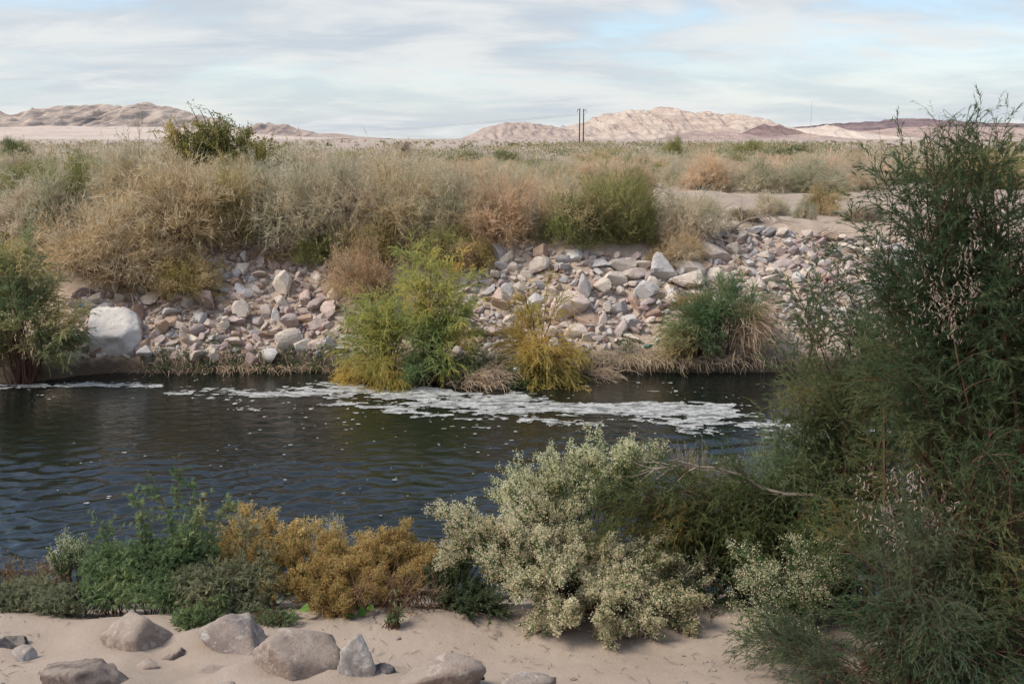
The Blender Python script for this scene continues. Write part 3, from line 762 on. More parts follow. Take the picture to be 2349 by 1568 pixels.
Vt = np.stack([c0 - dv - pv, c0 - dv + pv, c0 + dv + pv, c0 + dv - pv, c0 + np.array([0, 0, 0.004])], 1).reshape(-1, 3)
it = np.arange(nt_)[:, None, None] * 5
tw.add(Vt, (it + np.array([[0, 1, 4], [1, 2, 4], [2, 3, 4], [3, 0, 4]])).reshape(-1, 3), 0.5, 0)
tag(link('twig_litter', tw.mesh('twig_litter', [FM['brown']])), 'dark bits of dead twig strewn over the near sand', 'litter', kind='stuff')
pe = link('pebbles', lit.mesh('pebbles', [FM['tan'], FM['brown'], FM['pale']]))
tag(pe, 'tiny pebbles strewn over the near sand', 'pebbles', kind='stuff')

# ------------------------------------------------------------------ plants: growing twigs, needles and leaves
def along(paths, i, t):
    K = paths.shape[1]
    f = np.clip(t, 0, 0.9999) * (K - 1); k = f.astype(int); w = (f - k)[:, None]
    a, b = paths[i, k], paths[i, k + 1]
    return a * (1 - w) + b * w, nrm(b - a)
def grow(paths, n, t0, t1, L0, L1, a0, a1, grav, K, rng, jit=0.15, tp=1.0):
    i = rng.integers(0, len(paths), n); t = t0 + (t1 - t0) * rng.uniform(size=n) ** tp
    p, d = along(paths, i, t)
    a = rng.uniform(a0, a1, n)[:, None]
    d = nrm(d * np.cos(a) + perp(d, rng) * np.sin(a))
    L = rng.uniform(L0, L1, n)[:, None] / (K - 1)
    out = [p]
    for k in range(K - 1):
        p = p + d * L; out.append(p)
        d = nrm(d + np.array([0, 0, -grav / (K - 1)]) + rng.normal(size=d.shape) * jit)
    return np.stack(out, 1), i, t
def tubes(acc, paths, r0, r1, sides=4, a=0.5, m=0):
    N, K, _ = paths.shape
    tan = np.gradient(paths, axis=1); tan = nrm(tan)
    ref = np.where(np.abs(tan[..., 2:3]) > 0.9, np.array([1.0, 0, 0]), np.array([0, 0, 1.0]))
    e1 = nrm(np.cross(tan, ref)); e2 = np.cross(tan, e1)
    rad = np.broadcast_to(np.asarray(r0, float).reshape(-1, 1), (N, 1)) * (1 - np.linspace(0, 1, K)) + np.broadcast_to(np.asarray(r1, float).reshape(-1, 1), (N, 1)) * np.linspace(0, 1, K)
    th = np.arange(sides) * 2 * math.pi / sides
    ring = paths[:, :, None, :] + rad[:, :, None, None] * (np.cos(th)[:, None] * e1[:, :, None, :] + np.sin(th)[:, None] * e2[:, :, None, :])
    id_ = np.arange(N * K * sides).reshape(N, K, sides)
    A, B = id_[:, :-1, :], id_[:, 1:, :]
    A2, B2 = np.roll(A, -1, 2), np.roll(B, -1, 2)
    T = np.concatenate([np.stack([A, A2, B2], -1).reshape(-1, 3), np.stack([A, B2, B], -1).reshape(-1, 3)])
    av = a if np.ndim(a) == 0 else np.repeat(np.asarray(a), K * sides)
    acc.add(ring.reshape(-1, 3), T, av, m)
def ribbons(acc, paths, w, rng, a=0.5, m=0):
    N, K, _ = paths.shape
    e = perp(nrm(paths[:, -1] - paths[:, 0]), rng)[:, None, :] * (w * np.linspace(1, 0.35, K))[None, :, None]
    V = np.stack([paths - e, paths + e], 2)
    id_ = np.arange(N * K * 2).reshape(N, K, 2)
    a0, a1, b0, b1 = id_[:, :-1, 0], id_[:, :-1, 1], id_[:, 1:, 0], id_[:, 1:, 1]
    T = np.concatenate([np.stack([a0, a1, b1], -1).reshape(-1, 3), np.stack([a0, b1, b0], -1).reshape(-1, 3)])
    av = a if np.ndim(a) == 0 else np.repeat(np.asarray(a), K * 2)
    acc.add(V.reshape(-1, 3), T, av, m)
def needles(acc, P, D, L, w, rng, a=0.5, m=0):
    n = len(P); L = np.broadcast_to(L, (n,))[:, None]; w = np.broadcast_to(w, (n,))[:, None]
    e = perp(D, rng) * w * 0.5
    V = np.stack([P - e, P + e, P + D * L], 1)
    acc.add(V.reshape(-1, 3), np.arange(n * 3).reshape(-1, 3), np.repeat(np.broadcast_to(a, (n,)), 3), m)
def leaves(acc, P, D, L, w, rng, a=0.5, m=0, flat=0.0):
    n = len(P); L = np.broadcast_to(L, (n,))[:, None]; w = np.broadcast_to(w, (n,))[:, None]
    e = perp(D, rng)
    if flat > 0:
        h = nrm(np.cross(D, np.array([0, 0, 1.0])) + 1e-6); e = nrm(e * (1 - flat) + h * flat)
    nn = np.cross(D, e)
    mid = P + D * L * 0.45 + nn * L * 0.06
    V = np.stack([P, mid - e * w * 0.5, P + D * L, mid + e * w * 0.5], 1)
    id_ = np.arange(n * 4).reshape(n, 4)
    acc.add(V.reshape(-1, 3), np.concatenate([id_[:, [0, 1, 2]], id_[:, [0, 2, 3]]]), np.repeat(np.broadcast_to(a, (n,)), 4), m)
def E(u, v, ru, rv, y, ry, wgt=None):
    c = W(u, v, y); s = depth(y, c[2]) / F
    return c, np.array([ru * s, ry, rv * s]), (wgt if wgt else ru * rv)
def targets(ells, n, rng, shell=0.45):
    w = np.array([e[2] for e in ells], float); k = rng.choice(len(ells), n, p=w / w.sum())
    C = np.array([e[0] for e in ells])[k]; Rd = np.array([e[1] for e in ells])[k]
    d = nrm(rng.normal(size=(n, 3))); r = rng.uniform(size=n) ** shell
    return C + d * r[:, None] * Rd
def mains(root, tgt, K, rng, spread=0.12, lift=0.45, jit=0.03):
    n = len(tgt); b = root + rng.normal(size=(n, 3)) * np.array([spread, spread, 0.0])
    dist = np.linalg.norm(tgt - b, axis=1, keepdims=True)
    c = b * 0.55 + tgt * 0.45 + np.array([0, 0, 1.0]) * dist * lift * rng.uniform(0.4, 1.0, (n, 1))
    t = np.linspace(0, 1, K)[None, :, None]
    p = b[:, None] * (1 - t) ** 2 + c[:, None] * 2 * t * (1 - t) + tgt[:, None] * t ** 2
    return p + rng.normal(size=p.shape) * jit * dist[:, :, None] * t * (1 - t) * 2
def clump(P, scale, seed, rng, amt=0.7):
    c = fbm(P[:, 0] * scale, P[:, 1] * scale, P[:, 2] * scale, oct=2, seed=seed) * 0.9 + 0.5
    return np.clip(c * amt + rng.uniform(size=len(P)) * (1 - amt), 0.01, 0.99)
def lift_to_ground(P, pad=0.02):
    g_ = gh(P[..., 0], P[..., 1]) + pad
    P[..., 2] = np.maximum(P[..., 2], np.maximum(g_, 0.03))
    return P

M_BARK = plant_mat('bark', [(0, (0.075, 0.05, 0.038)), (1, (0.15, 0.105, 0.08))], 0.1, 0)
M_BARK_RED = plant_mat('bark_reddish', [(0, (0.10, 0.055, 0.04)), (1, (0.17, 0.10, 0.07))], 0.1, 0)
M_DEADWOOD = plant_mat('dead_wood', [(0, (0.22, 0.175, 0.14)), (1, (0.38, 0.32, 0.26))], 0.1, 0)

TRIS = {}
def finish(root_loc, name, label, cat, stems, crown, mat_s, mat_c, group=None, crown_name='crown', extra=()):
    """Empty at the plant's foot with its woody stems and its foliage as parts"""
    t = thing(name, label, cat, tuple(root_loc), group)
    for nm, acc, mats in ((('stems', stems, [mat_s]), (crown_name, crown, mat_c if isinstance(mat_c, list) else [mat_c])) + tuple(extra)):
        me = acc.mesh(name + '_' + nm, mats)
        co = np.concatenate(acc.V) - np.asarray(root_loc, np.float32)
        me.vertices.foreach_set('co', co.astype(np.float32).ravel()); me.update()
        po = link(nm, me, t)
        if nm == 'seed_clusters': po['kind'] = 'stuff'
        TRIS[label + nm] = len(me.polygons)
    return t

def tamarisk(root, ells, rng, label, mat_c, n_main=40, n_br=260, n_sp=1800, n_nd=120000, Lbr=(0.35, 0.8), Lsp=(0.14, 0.32), Lnd=(0.025, 0.055), w=0.0024,
             droop=0.9, r0=0.02, mat_s=None, group=None, seed=1, name='tamarisk', seeds=None, extra=(), cs=1.6, spread=0.15, shell=0.45, tmin=0.45, up=0.35, amt=0.7, ground=True):
    root = np.asarray(root, float)
    st, cr = Acc(), Acc()
    tg = targets(ells, n_main, rng, shell)
    mp_ = mains(root, tg, 8, rng, spread, up)
    if ground: lift_to_ground(mp_[:, 1:])
    tubes(st, mp_, r0 * rng.uniform(0.5, 1.1, n_main), r0 * 0.16, 4, rng.uniform(size=n_main))
    br, bi, _ = grow(mp_, n_br, tmin, 1.0, Lbr[0], Lbr[1], 0.25, 0.8, droop * 0.5, 5, rng, 0.13, 0.8)
    if ground: lift_to_ground(br)
    ribbons(st, br, r0 * 0.16, rng, rng.uniform(size=n_br))
    allb = np.concatenate([br, mp_[:, 3:]]) if mp_.shape[1] - 3 == br.shape[1] else br
    n_nd = int(n_nd * 0.54); w = w * 1.45
    sp_, si, _ = grow(allb, n_sp, 0.15, 1.0, Lsp[0], Lsp[1], 0.25, 0.85, droop, 4, rng, 0.18, 0.8)
    if ground: lift_to_ground(sp_)
    va = clump(sp_[:, 2], cs, seed, rng, amt)
    ribbons(cr, sp_, w * 0.4, rng, va)
    i = rng.integers(0, n_sp, n_nd); t = rng.uniform(0.05, 1, n_nd)
    p, d = along(sp_, i, t)
    a = rng.uniform(0.2, 0.75, n_nd)[:, None]
    d = nrm(d * np.cos(a) + perp(d, rng) * np.sin(a) + np.array([0, 0, -0.12 * droop]))
    needles(cr, p, d, rng.uniform(Lnd[0], Lnd[1], n_nd), w, rng, np.clip(va[i] + rng.normal(0, 0.06, n_nd), 0, 1))
    ex = list(extra)
    if seeds:
        sc = Acc(); P = targets(seeds, 40, rng, 0.6)
        for q in P:
            k = int(rng.integers(6, 14))
            pp = q + rng.normal(size=(k, 3)) * np.array([0.035, 0.035, 0.05])
            dd = nrm(rng.normal(size=(k, 3)) * 0.5 + np.array([0.2, 0, -0.8]))
            leaves(sc, pp, dd, rng.uniform(0.025, 0.055, k), 0.010, rng, rng.uniform(size=k))
        ex.append(('seed_clusters', sc, [M_SEED]))
    return finish(root, name, label, 'tamarisk', st, cr, mat_s or M_BARK_RED, mat_c, group, 'foliage', tuple(ex))

def flowering(root, ells, rng, label, mat_leaf, mat_flower, n_main=70, n_sh=900, n_lf=26000, n_cl=5200, per=10, Lsh=(0.12, 0.30), fl=0.011, up=0.25, name='shrub',
              leafL=(0.018, 0.036), seed=3, flower_from=0.45, mat_s=None, cat='shrub', crad=0.016, shell=0.40, upright=0.5, amt=0.55):
    """broom-like shrub whose shoots end in dense panicles of tiny flower heads"""
    root = np.asarray(root, float)
    st, lf, fw = Acc(), Acc(), Acc()
    tg = targets(ells, n_main, rng, shell)
    mp_ = mains(root, tg, 7, rng, 0.10, up); lift_to_ground(mp_[:, 1:])
    tubes(st, mp_, 0.010 * rng.uniform(0.6, 1.2, n_main), 0.0025, 4, rng.uniform(size=n_main))
    sh, si, stt = grow(mp_, n_sh, 0.55, 1.0, Lsh[0], Lsh[1], 0.2, 0.65, -upright, 5, rng, 0.08, 0.6)
    lift_to_ground(sh)
    ribbons(st, sh, 0.0022, rng, rng.uniform(size=n_sh))
    va = clump(sh[:, 2], 3.0, seed, rng, amt)
    i = rng.integers(0, n_sh, n_lf); p, d = along(sh, i, rng.uniform(0, 1, n_lf))
    a = rng.uniform(0.3, 0.9, n_lf)[:, None]; d = nrm(d * np.cos(a) + perp(d, rng) * np.sin(a))
    needles(lf, p, d, rng.uniform(leafL[0], leafL[1], n_lf), rng.uniform(0.008, 0.015, n_lf), rng, np.clip(va[i] + rng.normal(0, 0.12, n_lf), 0, 1))
    # flower heads: clusters on the outer part of the shoots
    i = rng.integers(0, n_sh, n_cl); p, d = along(sh, i, flower_from + (1 - flower_from) * rng.uniform(size=n_cl) ** 0.8)
    p = p + perp(d, rng) * rng.uniform(0, 0.040, n_cl)[:, None]
    pc = np.repeat(p, per, 0) + rng.normal(size=(n_cl * per, 3)) * crad
    dc = nrm(rng.normal(size=pc.shape) + np.array([0, 0, 0.7]) + np.repeat(d, per, 0) * 0.6)
    vv = np.clip(np.repeat(va[i], per) + rng.normal(0, 0.16, len(pc)), 0, 1)
    needles(fw, pc, dc, rng.uniform(0.7, 1.3, len(pc)) * fl, fl * 0.95, rng, vv)
    return finish(root, name, label, cat, st, lf, mat_s or M_BARK, mat_leaf, None, 'leaves', (('flowers', fw, [mat_flower]),))

M_SEED = plant_mat('dry_seed', [(0, (0.42, 0.32, 0.25)), (1, (0.62, 0.52, 0.43))], 0.05, 0.15)
T_DARK = plant_mat('tamarisk_deep_green', [(0, (0.065, 0.11, 0.055)), (0.5, (0.115, 0.16, 0.075)), (0.85, (0.185, 0.20, 0.085)), (1, (0.32, 0.23, 0.09))], 0.06, 0.3)
T_BLUE = plant_mat('tamarisk_blue_green', [(0, (0.068, 0.101, 0.061)), (0.6, (0.128, 0.168, 0.097)), (1, (0.216, 0.226, 0.119))], 0.06, 0.3)
T_MID = plant_mat('tamarisk_mid_green', [(0, (0.085, 0.13, 0.06)), (0.5, (0.145, 0.19, 0.085)), (0.85, (0.225, 0.235, 0.10)), (1, (0.34, 0.25, 0.10))], 0.06, 0.3)
T_OLIVE = plant_mat('tamarisk_olive', [(0, (0.079, 0.12, 0.044)), (0.5, (0.143, 0.184, 0.07)), (0.85, (0.214, 0.216, 0.078)), (1, (0.328, 0.208, 0.07))], 0.08, 0.3)
T_YG = plant_mat('tamarisk_yellow_green', [(0, (0.201, 0.298, 0.127)), (0.3, (0.362, 0.437, 0.15)), (0.65, (0.617, 0.582, 0.185)), (1, (0.805, 0.531, 0.139))], 0.05, 0.35)
T_OR = plant_mat('tamarisk_orange', [(0, (0.299, 0.329, 0.103)), (0.4, (0.575, 0.488, 0.155)), (1, (0.736, 0.537, 0.172))], 0.05, 0.35)
T_GREEN = plant_mat('tamarisk_fresh_green', [(0, (0.133, 0.231, 0.1)), (0.6, (0.24, 0.33, 0.145)), (1, (0.589, 0.363, 0.164))], 0.05, 0.35)
T_LEFT = plant_mat('tamarisk_dull', [(0, (0.164, 0.244, 0.127)), (0.45, (0.297, 0.355, 0.17)), (0.75, (0.563, 0.474, 0.252)), (1, (0.771, 0.548, 0.281))], 0.05, 0.3)

# ---- far bank brush: shared shapes, one object per bush
def dry_form(rng, n_main=120, n2=1500, n3=11000, leaf=0, upright=0.0, lw=0.02):
    st, cr = Acc(), Acc()
    d = nrm(rng.normal(size=(n_main, 3))); d[:, 2] = np.abs(d[:, 2]) * 0.9 + 0.08
    lump = 0.76 + 0.55 * fbm(d[:, 0] * 1.8, d[:, 1] * 1.8, d[:, 2] * 1.8, oct=2, seed=int(rng.integers(0, 9999)))
    tg = d * (lump * rng.uniform(0.62, 1.0, n_main) ** 0.5)[:, None]
    tg[: n_main // 9] *= rng.uniform(1.05, 1.3, (n_main // 9, 1))
    mp_ = mains(np.zeros(3), tg, 6, rng, 0.16, 0.22, 0.05); mp_[..., 2] = np.maximum(mp_[..., 2], 0.0)
    tubes(st, mp_, 0.009, 0.003, 3, rng.uniform(size=n_main))
    b, _, _ = grow(mp_, n2, 0.30, 1.0, 0.18, 0.45, 0.3, 1.25, 0.25 - upright, 4, rng, 0.30, 0.7)
    b[..., 2] = np.maximum(b[..., 2], 0.0)
    vb = clump(b[:, 2], 1.3, int(rng.integers(0, 9999)), rng, 0.65)
    ribbons(cr, b, 0.0024, rng, vb * 0.85)
    i = rng.integers(0, n2, n3); t = rng.uniform(0.1, 1, n3); p, dd = along(b, i, t)
    a = rng.uniform(0.2, 1.1, n3)[:, None]; dd = nrm(dd * np.cos(a) + perp(dd, rng) * np.sin(a) + np.array([0, 0, 0.08]))
    needles(cr, p, dd, rng.uniform(0.06, 0.17, n3), rng.uniform(0.006, 0.011, n3), rng, np.clip(vb[i] + rng.normal(0.08, 0.16, n3), 0, 1))
    if leaf:
        i = rng.integers(0, n2, leaf); t = rng.uniform(0.25, 1, leaf); p, dd = along(b, i, t)
        p = p + rng.normal(size=p.shape) * 0.03
        leaves(cr, p, nrm(rng.normal(size=p.shape) + np.array([0, 0, 0.5])), rng.uniform(0.02, 0.05, leaf), lw, rng, np.clip(vb[i] + rng.normal(0, 0.15, leaf), 0, 1))
    return st, cr
rd = np.random.default_rng(2024)
FORMS = {'dry': [], 'leafy': [], 'broom': []}
for k in range(4): FORMS['dry'].append(dry_form(rd, 110, 1600, 12500, 2600, 0.0, 0.013))
for k in range(3): FORMS['leafy'].append(dry_form(rd, 90, 1300, 6500, 7500, 0.15, 0.023))
for k in range(2): FORMS['broom'].append(dry_form(rd, 110, 1200, 11000, 0, 0.55))
B_STEM = plant_mat('brush_stem', [(0, (0.17, 0.13, 0.105)), (1, (0.34, 0.275, 0.22))], 0.1, 0)
ST = {
    'tan': [(0, (0.45, 0.32, 0.185)), (0.5, (0.69, 0.52, 0.32)), (1, (0.85, 0.68, 0.46))],
    'straw': [(0, (0.46, 0.375, 0.255)), (0.5, (0.68, 0.575, 0.42)), (1, (0.83, 0.735, 0.57))],
    'rust': [(0, (0.31, 0.235, 0.14)), (0.5, (0.48, 0.375, 0.225)), (1, (0.66, 0.53, 0.345))],
    'sage': [(0, (0.31, 0.30, 0.19)), (0.5, (0.51, 0.485, 0.33)), (1, (0.70, 0.66, 0.49))],
    'olive': [(0, (0.17, 0.175, 0.07)), (0.5, (0.29, 0.285, 0.115)), (1, (0.45, 0.41, 0.19))],
    'lime': [(0, (0.18, 0.205, 0.075)), (0.5, (0.31, 0.325, 0.115)), (1, (0.47, 0.45, 0.18))],
    'gold': [(0, (0.27, 0.23, 0.105)), (0.45, (0.46, 0.375, 0.16)), (1, (0.66, 0.51, 0.22))],
    'purple': [(0, (0.26, 0.205, 0.18)), (0.5, (0.38, 0.315, 0.275)), (1, (0.52, 0.435, 0.38))],
    'green': [(0, (0.09, 0.13, 0.055)), (0.5, (0.16, 0.205, 0.085)), (1, (0.29, 0.30, 0.14))],
}
ALT = {'tan': 'straw', 'straw': 'sage', 'rust': 'tan', 'sage': 'straw', 'olive': 'lime', 'lime': 'tan', 'gold': 'tan', 'purple': 'tan', 'green': 'olive'}
BM = {k: plant_mat('brush_' + k, ST[k], 0.12, 0.3, alt=ST[ALT[k]]) for k in ST}
FM_ = {}
for f in FORMS:
    FM_[f] = [(s.mesh('brush_stems', [B_STEM]), c.mesh('brush_twigs', [BM['tan']])) for s, c in FORMS[f]]
def bush(x, y, w, h, kind, form, rng, label, group=None, z=None, name='brush_shrub', parts=True):
    t = thing(name, label, 'shrub', (x, y, (gz(x, y) if z is None else z) - 0.03), group)
    t.scale = (w / 2, w / 2 * rng.uniform(0.85, 1.1), h); t.rotation_euler = (0, 0, rng.uniform(0, 6.28))
    a, b = FM_[form][int(rng.integers(0, len(FM_[form])))]
    if parts: link('stems', a, t)
    o = link('twigs', b, t)
    o.material_slots[0].link = 'OBJECT'; o.material_slots[0].material = BM[kind]
    return t
def ux(u, y, z): return (u - 1174.5) / F * depth(y, z)
rq = np.random.default_rng(303)
crest = [  # u, distance, width px, height px, colour, form, label
    (250, 23.5, 320, 190, 'tan', 'dry', 'tan twiggy dome of dry brush directly above the huge white boulder'),
    (395, 24.6, 370, 240, 'tan', 'dry', 'largest reddish-tan dome of dry brush behind the yellow-flowered shrub'),
    (130, 24.8, 260, 190, 'sage', 'dry', 'grey-tan dry bush beside the picture edge above the dull tamarisk'),
    (30, 24.2, 200, 130, 'sage', 'leafy', 'grey-green low bush below the bare dirt patch at the edge'),
    (555, 24.9, 200, 185, 'gold', 'dry', 'olive-gold bush between the tan dome and the pale sage one'),
    (690, 24.8, 250, 235, 'sage', 'dry', 'pale grey-green airy bush above the wide rubble slope'),
    (800, 24.9, 250, 215, 'straw', 'dry', 'straw coloured bush beside the pale grey-green one'),
    (920, 25.3, 260, 205, 'tan', 'dry', 'tan bush in the middle of the crest'),
    (1040, 25.2, 240, 190, 'straw', 'dry', 'straw brush right above the tall waterside tamarisk'),
    (1150, 25.0, 230, 175, 'rust', 'dry', 'rusty brown brush with bare dark twigs left of the green shrub'),
    (1205, 24.7, 90, 130, 'sage', 'broom', 'narrow upright grey broom-like bush in front of the rusty brush'),
    (1405, 25.2, 230, 180, 'olive', 'broom', 'dense dark olive broom bush at the crest beside the bare dirt'),
    (1320, 24.5, 190, 150, 'lime', 'leafy', 'bright lime-green leafy shrub hanging over the middle rubble'),
    (1465, 24.7, 110, 100, 'olive', 'leafy', 'small olive bush at the foot of the dark broom bush'),
    (1570, 25.2, 170, 125, 'straw', 'dry', 'pale straw brush at the end of the crest by the bare dirt'),
    (1545, 24.3, 120, 80, 'tan', 'dry', 'low tan brush over the long cream blocks'),
    (850, 24.0, 150, 125, 'gold', 'leafy', 'yellowish sprigs of brush above the rusty low bush'),
    (1010, 23.9, 200, 110, 'lime', 'leafy', 'yellow-green low brush behind the tall waterside tamarisk top'),
    (1090, 23.9, 110, 85, 'gold', 'leafy', 'golden-green tuft of brush at the edge of the middle rubble'),
    (835, 22.9, 180, 150, 'rust', 'leafy', 'rusty pinkish bush between the wide rubble and the waterside tamarisk'),
    (425, 23.0, 175, 120, 'gold', 'leafy', 'yellow-flowered shrub growing out of the wide rubble slope'),
    (170, 25.6, 150, 210, 'olive', 'leafy', 'dark olive bush rising behind the grey-tan dry bush near the edge'),
    (610, 25.0, 130, 150, 'olive', 'leafy', 'olive bush squeezed between the olive-gold and the pale sage bush'),
    (965, 24.5, 140, 120, 'sage', 'leafy', 'grey-green leafy bush in front of the tan crest bush'),
    (740, 24.0, 130, 90, 'olive', 'leafy', 'low olive bush at the crest in front of the straw coloured one'),
    (300, 25.5, 120, 240, 'sage', 'leafy', 'grey-green bush poking out behind the largest tan dome'),
    (640, 24.2, 130, 70, 'purple', 'dry', 'grey dead brush at the top of the wide rubble slope'),
    (1765, 28.6, 90, 62, 'sage', 'leafy', 'small round grey-green shrub on the bare dirt track'),
    (1882, 29.2, 92, 74, 'gold', 'leafy', 'small green and yellow shrub on the bare dirt near the grey-green one'),
    (1845, 27.0, 60, 55, 'sage', 'dry', 'tiny pale bush at the edge of the bare dirt'),
    (1600, 29.5, 110, 38, 'sage', 'dry', 'flat pale bush lying along the bare dirt track'),
    (1700, 26.4, 100, 38, 'purple', 'dry', 'grey dead tangle at the lip of the dirt bank'),
    (1980, 26.6, 110, 40, 'purple', 'dry', 'grey dead brush at the dirt lip near the tall tamarisk'),
]
for (u, y, w, h, kind, form, lab) in crest:
    z = gz(ux(u, y, 2.5), y); s = depth(y, z) / F
    bush(ux(u, y, z), y, w * s * 1.2, h * s, kind, form, rq, lab, name='brush_shrub' if form != 'broom' else 'broom_shrub')
# brush field behind: individuals while they can be told apart
field = [(ux(c[0], c[1], 2.5), c[1], c[2] * 0.012 / 2) for c in crest]
kinds = ['tan', 'straw', 'rust', 'sage', 'olive', 'lime', 'gold', 'purple']
FL = {'tan': 'tan dry bush', 'straw': 'straw pale dry bush', 'rust': 'rusty brown dry bush', 'sage': 'grey-green dull bush', 'olive': 'dark olive bush', 'lime': 'yellow-green bush', 'gold': 'golden bush', 'purple': 'purplish grey dead bush', 'green': 'dark green bush'}
COLS = [(80, 'behind the low grey-green bush at the edge'), (240, 'behind the grey-tan dry bush'), (420, 'behind the largest reddish-tan dome'), (560, 'in line with the mesquite trunk'), (650, 'behind the mesquite side'),
        (760, 'behind the pale grey-green airy bush'), (860, 'behind the straw coloured crest bush'), (980, 'behind the tan crest bush'), (1100, 'above the tall waterside tamarisk'), (1210, 'behind the narrow broom-like bush'),
        (1330, 'in line with the utility poles'), (1440, 'behind the dark olive broom bush'), (1600, 'across the track behind the pale straw brush'), (1720, 'across the track below the dark twin peaks'),
        (1830, 'across the track behind the round grey-green shrub'), (1960, 'across the track behind the green and yellow shrub'), (2080, 'across the track beside the tall tamarisk'), (9999, 'across the track behind the tall tamarisk')]
ORD = ['nearest', 'second', 'third', 'fourth', 'fifth', 'sixth', 'seventh', 'eighth', 'ninth', 'tenth', 'eleventh', 'twelfth', 'thirteenth', 'fourteenth', 'fifteenth', 'sixteenth', 'seventeenth', 'eighteenth', 'nineteenth', 'twentieth']
FIELD_RANK = {}
tries = 0; n_field = 0
while n_field < 270 and tries < 40000:
    tries += 1
    y = 26.5 + 44 * rq.uniform() ** 1.5
    x = rq.uniform(-0.58, 0.58) * y
    u = 1174.5 + F * x / depth(y, 2.7)
    if u > 1440 and y < 38.5: continue                 # the bare dirt track
    if u < 150 and y < 34: continue
    w = rq.uniform(1.7, 3.3) * (1 + 0.004 * y)
    if any((x - a) ** 2 + (y - b) ** 2 < (0.44 * (w / 2 + c)) ** 2 for a, b, c in field): continue
    pz = [.35, .21, .07, .12, .10, .08, .05, .02]
    nz = float(fbm(x * 0.08, y * 0.08, oct=2, seed=55))
    if nz > 0.22: pz = [.22, .18, .05, .15, .18, .12, .08, .02]
    k = kinds[int(rq.choice(8, p=pz))]
    form = 'leafy' if k in ('olive', 'lime', 'gold') else 'dry'
    h = rq.uniform(1.15, 1.75) * (0.82 if y > 45 else 1.0)
    col_ = next(nm for lim, nm in COLS if u < lim)
    FIELD_RANK[(k, col_)] = FIELD_RANK.get((k, col_), []) 
    where = 'in the brush field beyond the crest' if u < 1440 else 'in the brush beyond the bare dirt track'
    FIELD_RANK[(k, col_)].append((y, bush(x, y, w, h, k, form, rq, FL[k], FL[k] + ' ' + where)))
    field.append((x, y, w / 2)); n_field += 1
for (k, col_), lst in FIELD_RANK.items():
    for r_, (yy, o) in enumerate(sorted(lst, key=lambda q: q[0])):
        o['label'] = (FL[k] + ' ' if len(lst) == 1 else ORD[min(r_, 19)] + ' ' + FL[k] + ' back ') + col_
print('field', n_field, tries)
# the same brush farther off, where single bushes melt together
far = Acc(); rfz = np.random.default_rng(61)
nfar = 2600
y = 62 + 230 * rfz.uniform(size=nfar) ** 1.25; x = rfz.uniform(-0.6, 0.6, nfar) * y
u = 1174.5 + F * x / y
dens = fbm(x * 0.02, y * 0.012, oct=3, seed=64)
ok = ~((y > 170) & (dens < -0.1 + 0.25 * (u > 950)))
x, y, u = x[ok], y[ok], u[ok]; nfar = len(x)
km = ['tan', 'straw', 'sage', 'olive', 'green', 'lime']
kk = np.where(u < 1000, rfz.choice(6, nfar, p=[.36, .26, .13, .13, .06, .06]), rfz.choice(6, nfar, p=[.24, .20, .14, .20, .12, .10]))
w = rfz.uniform(1.6, 3.4, nfar) * (1 + y * 0.005); h = np.where(u < 950, rfz.uniform(1.05, 1.75, nfar), rfz.uniform(0.8, 1.3, nfar))
z = gh(x, y)
n = 32
for q in range(6):
    sel = np.where(kk == q)[0]; N = len(sel)
    d = nrm(rfz.normal(size=(N, n, 3))); d[..., 2] = np.abs(d[..., 2])
    p = d * (rfz.uniform(0.35, 0.95, (N, n, 1)) ** 0.6) * np.stack([w[sel], w[sel], 2 * h[sel]], -1)[:, None, :] / 2 + np.stack([x[sel], y[sel], z[sel]], -1)[:, None, :]
    dd = nrm(d * np.array([1, 1, 0.7]) + rfz.normal(size=(N, n, 3)) * 0.7 + np.array([0, 0, 0.4]))
    leaves(far, p.reshape(-1, 3), dd.reshape(-1, 3), rfz.uniform(0.16, 0.42, N * n) * np.repeat(y[sel] / 90, n) ** 0.6, rfz.uniform(0.04, 0.09, N * n) * np.repeat(y[sel] / 90, n), rfz, rfz.uniform(0.05, 0.42, N * n), q)
tag(link('scrub', far.mesh('scrub', [BM[k] for k in km])), 'far brush merging into one mass towards the plain', 'scrub', kind='stuff')
# dots of scrub over the desert plain
dots = Acc(); nd_ = 1100
y = np.exp(rfz.uniform(math.log(260), math.log(3200), nd_)); x = rfz.uniform(-0.62, 0.62, nd_) * y
for i in range(nd_):
    n = 14; w = rfz.uniform(0.8, 2.2); h = rfz.uniform(0.4, 1.2)
    d = nrm(rfz.normal(size=(n, 3))); d[:, 2] = np.abs(d[:, 2])
    leaves(dots, d * np.array([w / 2, w / 2, h]) * 0.7 + np.array([x[i], y[i], 2.7]), nrm(d + np.array([0, 0, 0.4])), 0.5 * w, 0.35 * w, rfz, rfz.uniform(0.1, 0.7, n), int(rfz.choice(3, p=[.3, .3, .4])))
tag(link('plain_scrub', dots.mesh('plain_scrub', [BM['olive'], BM['sage'], BM['purple']])), 'sparse dark scrub dotted over the pale desert plain', 'scrub', kind='stuff')

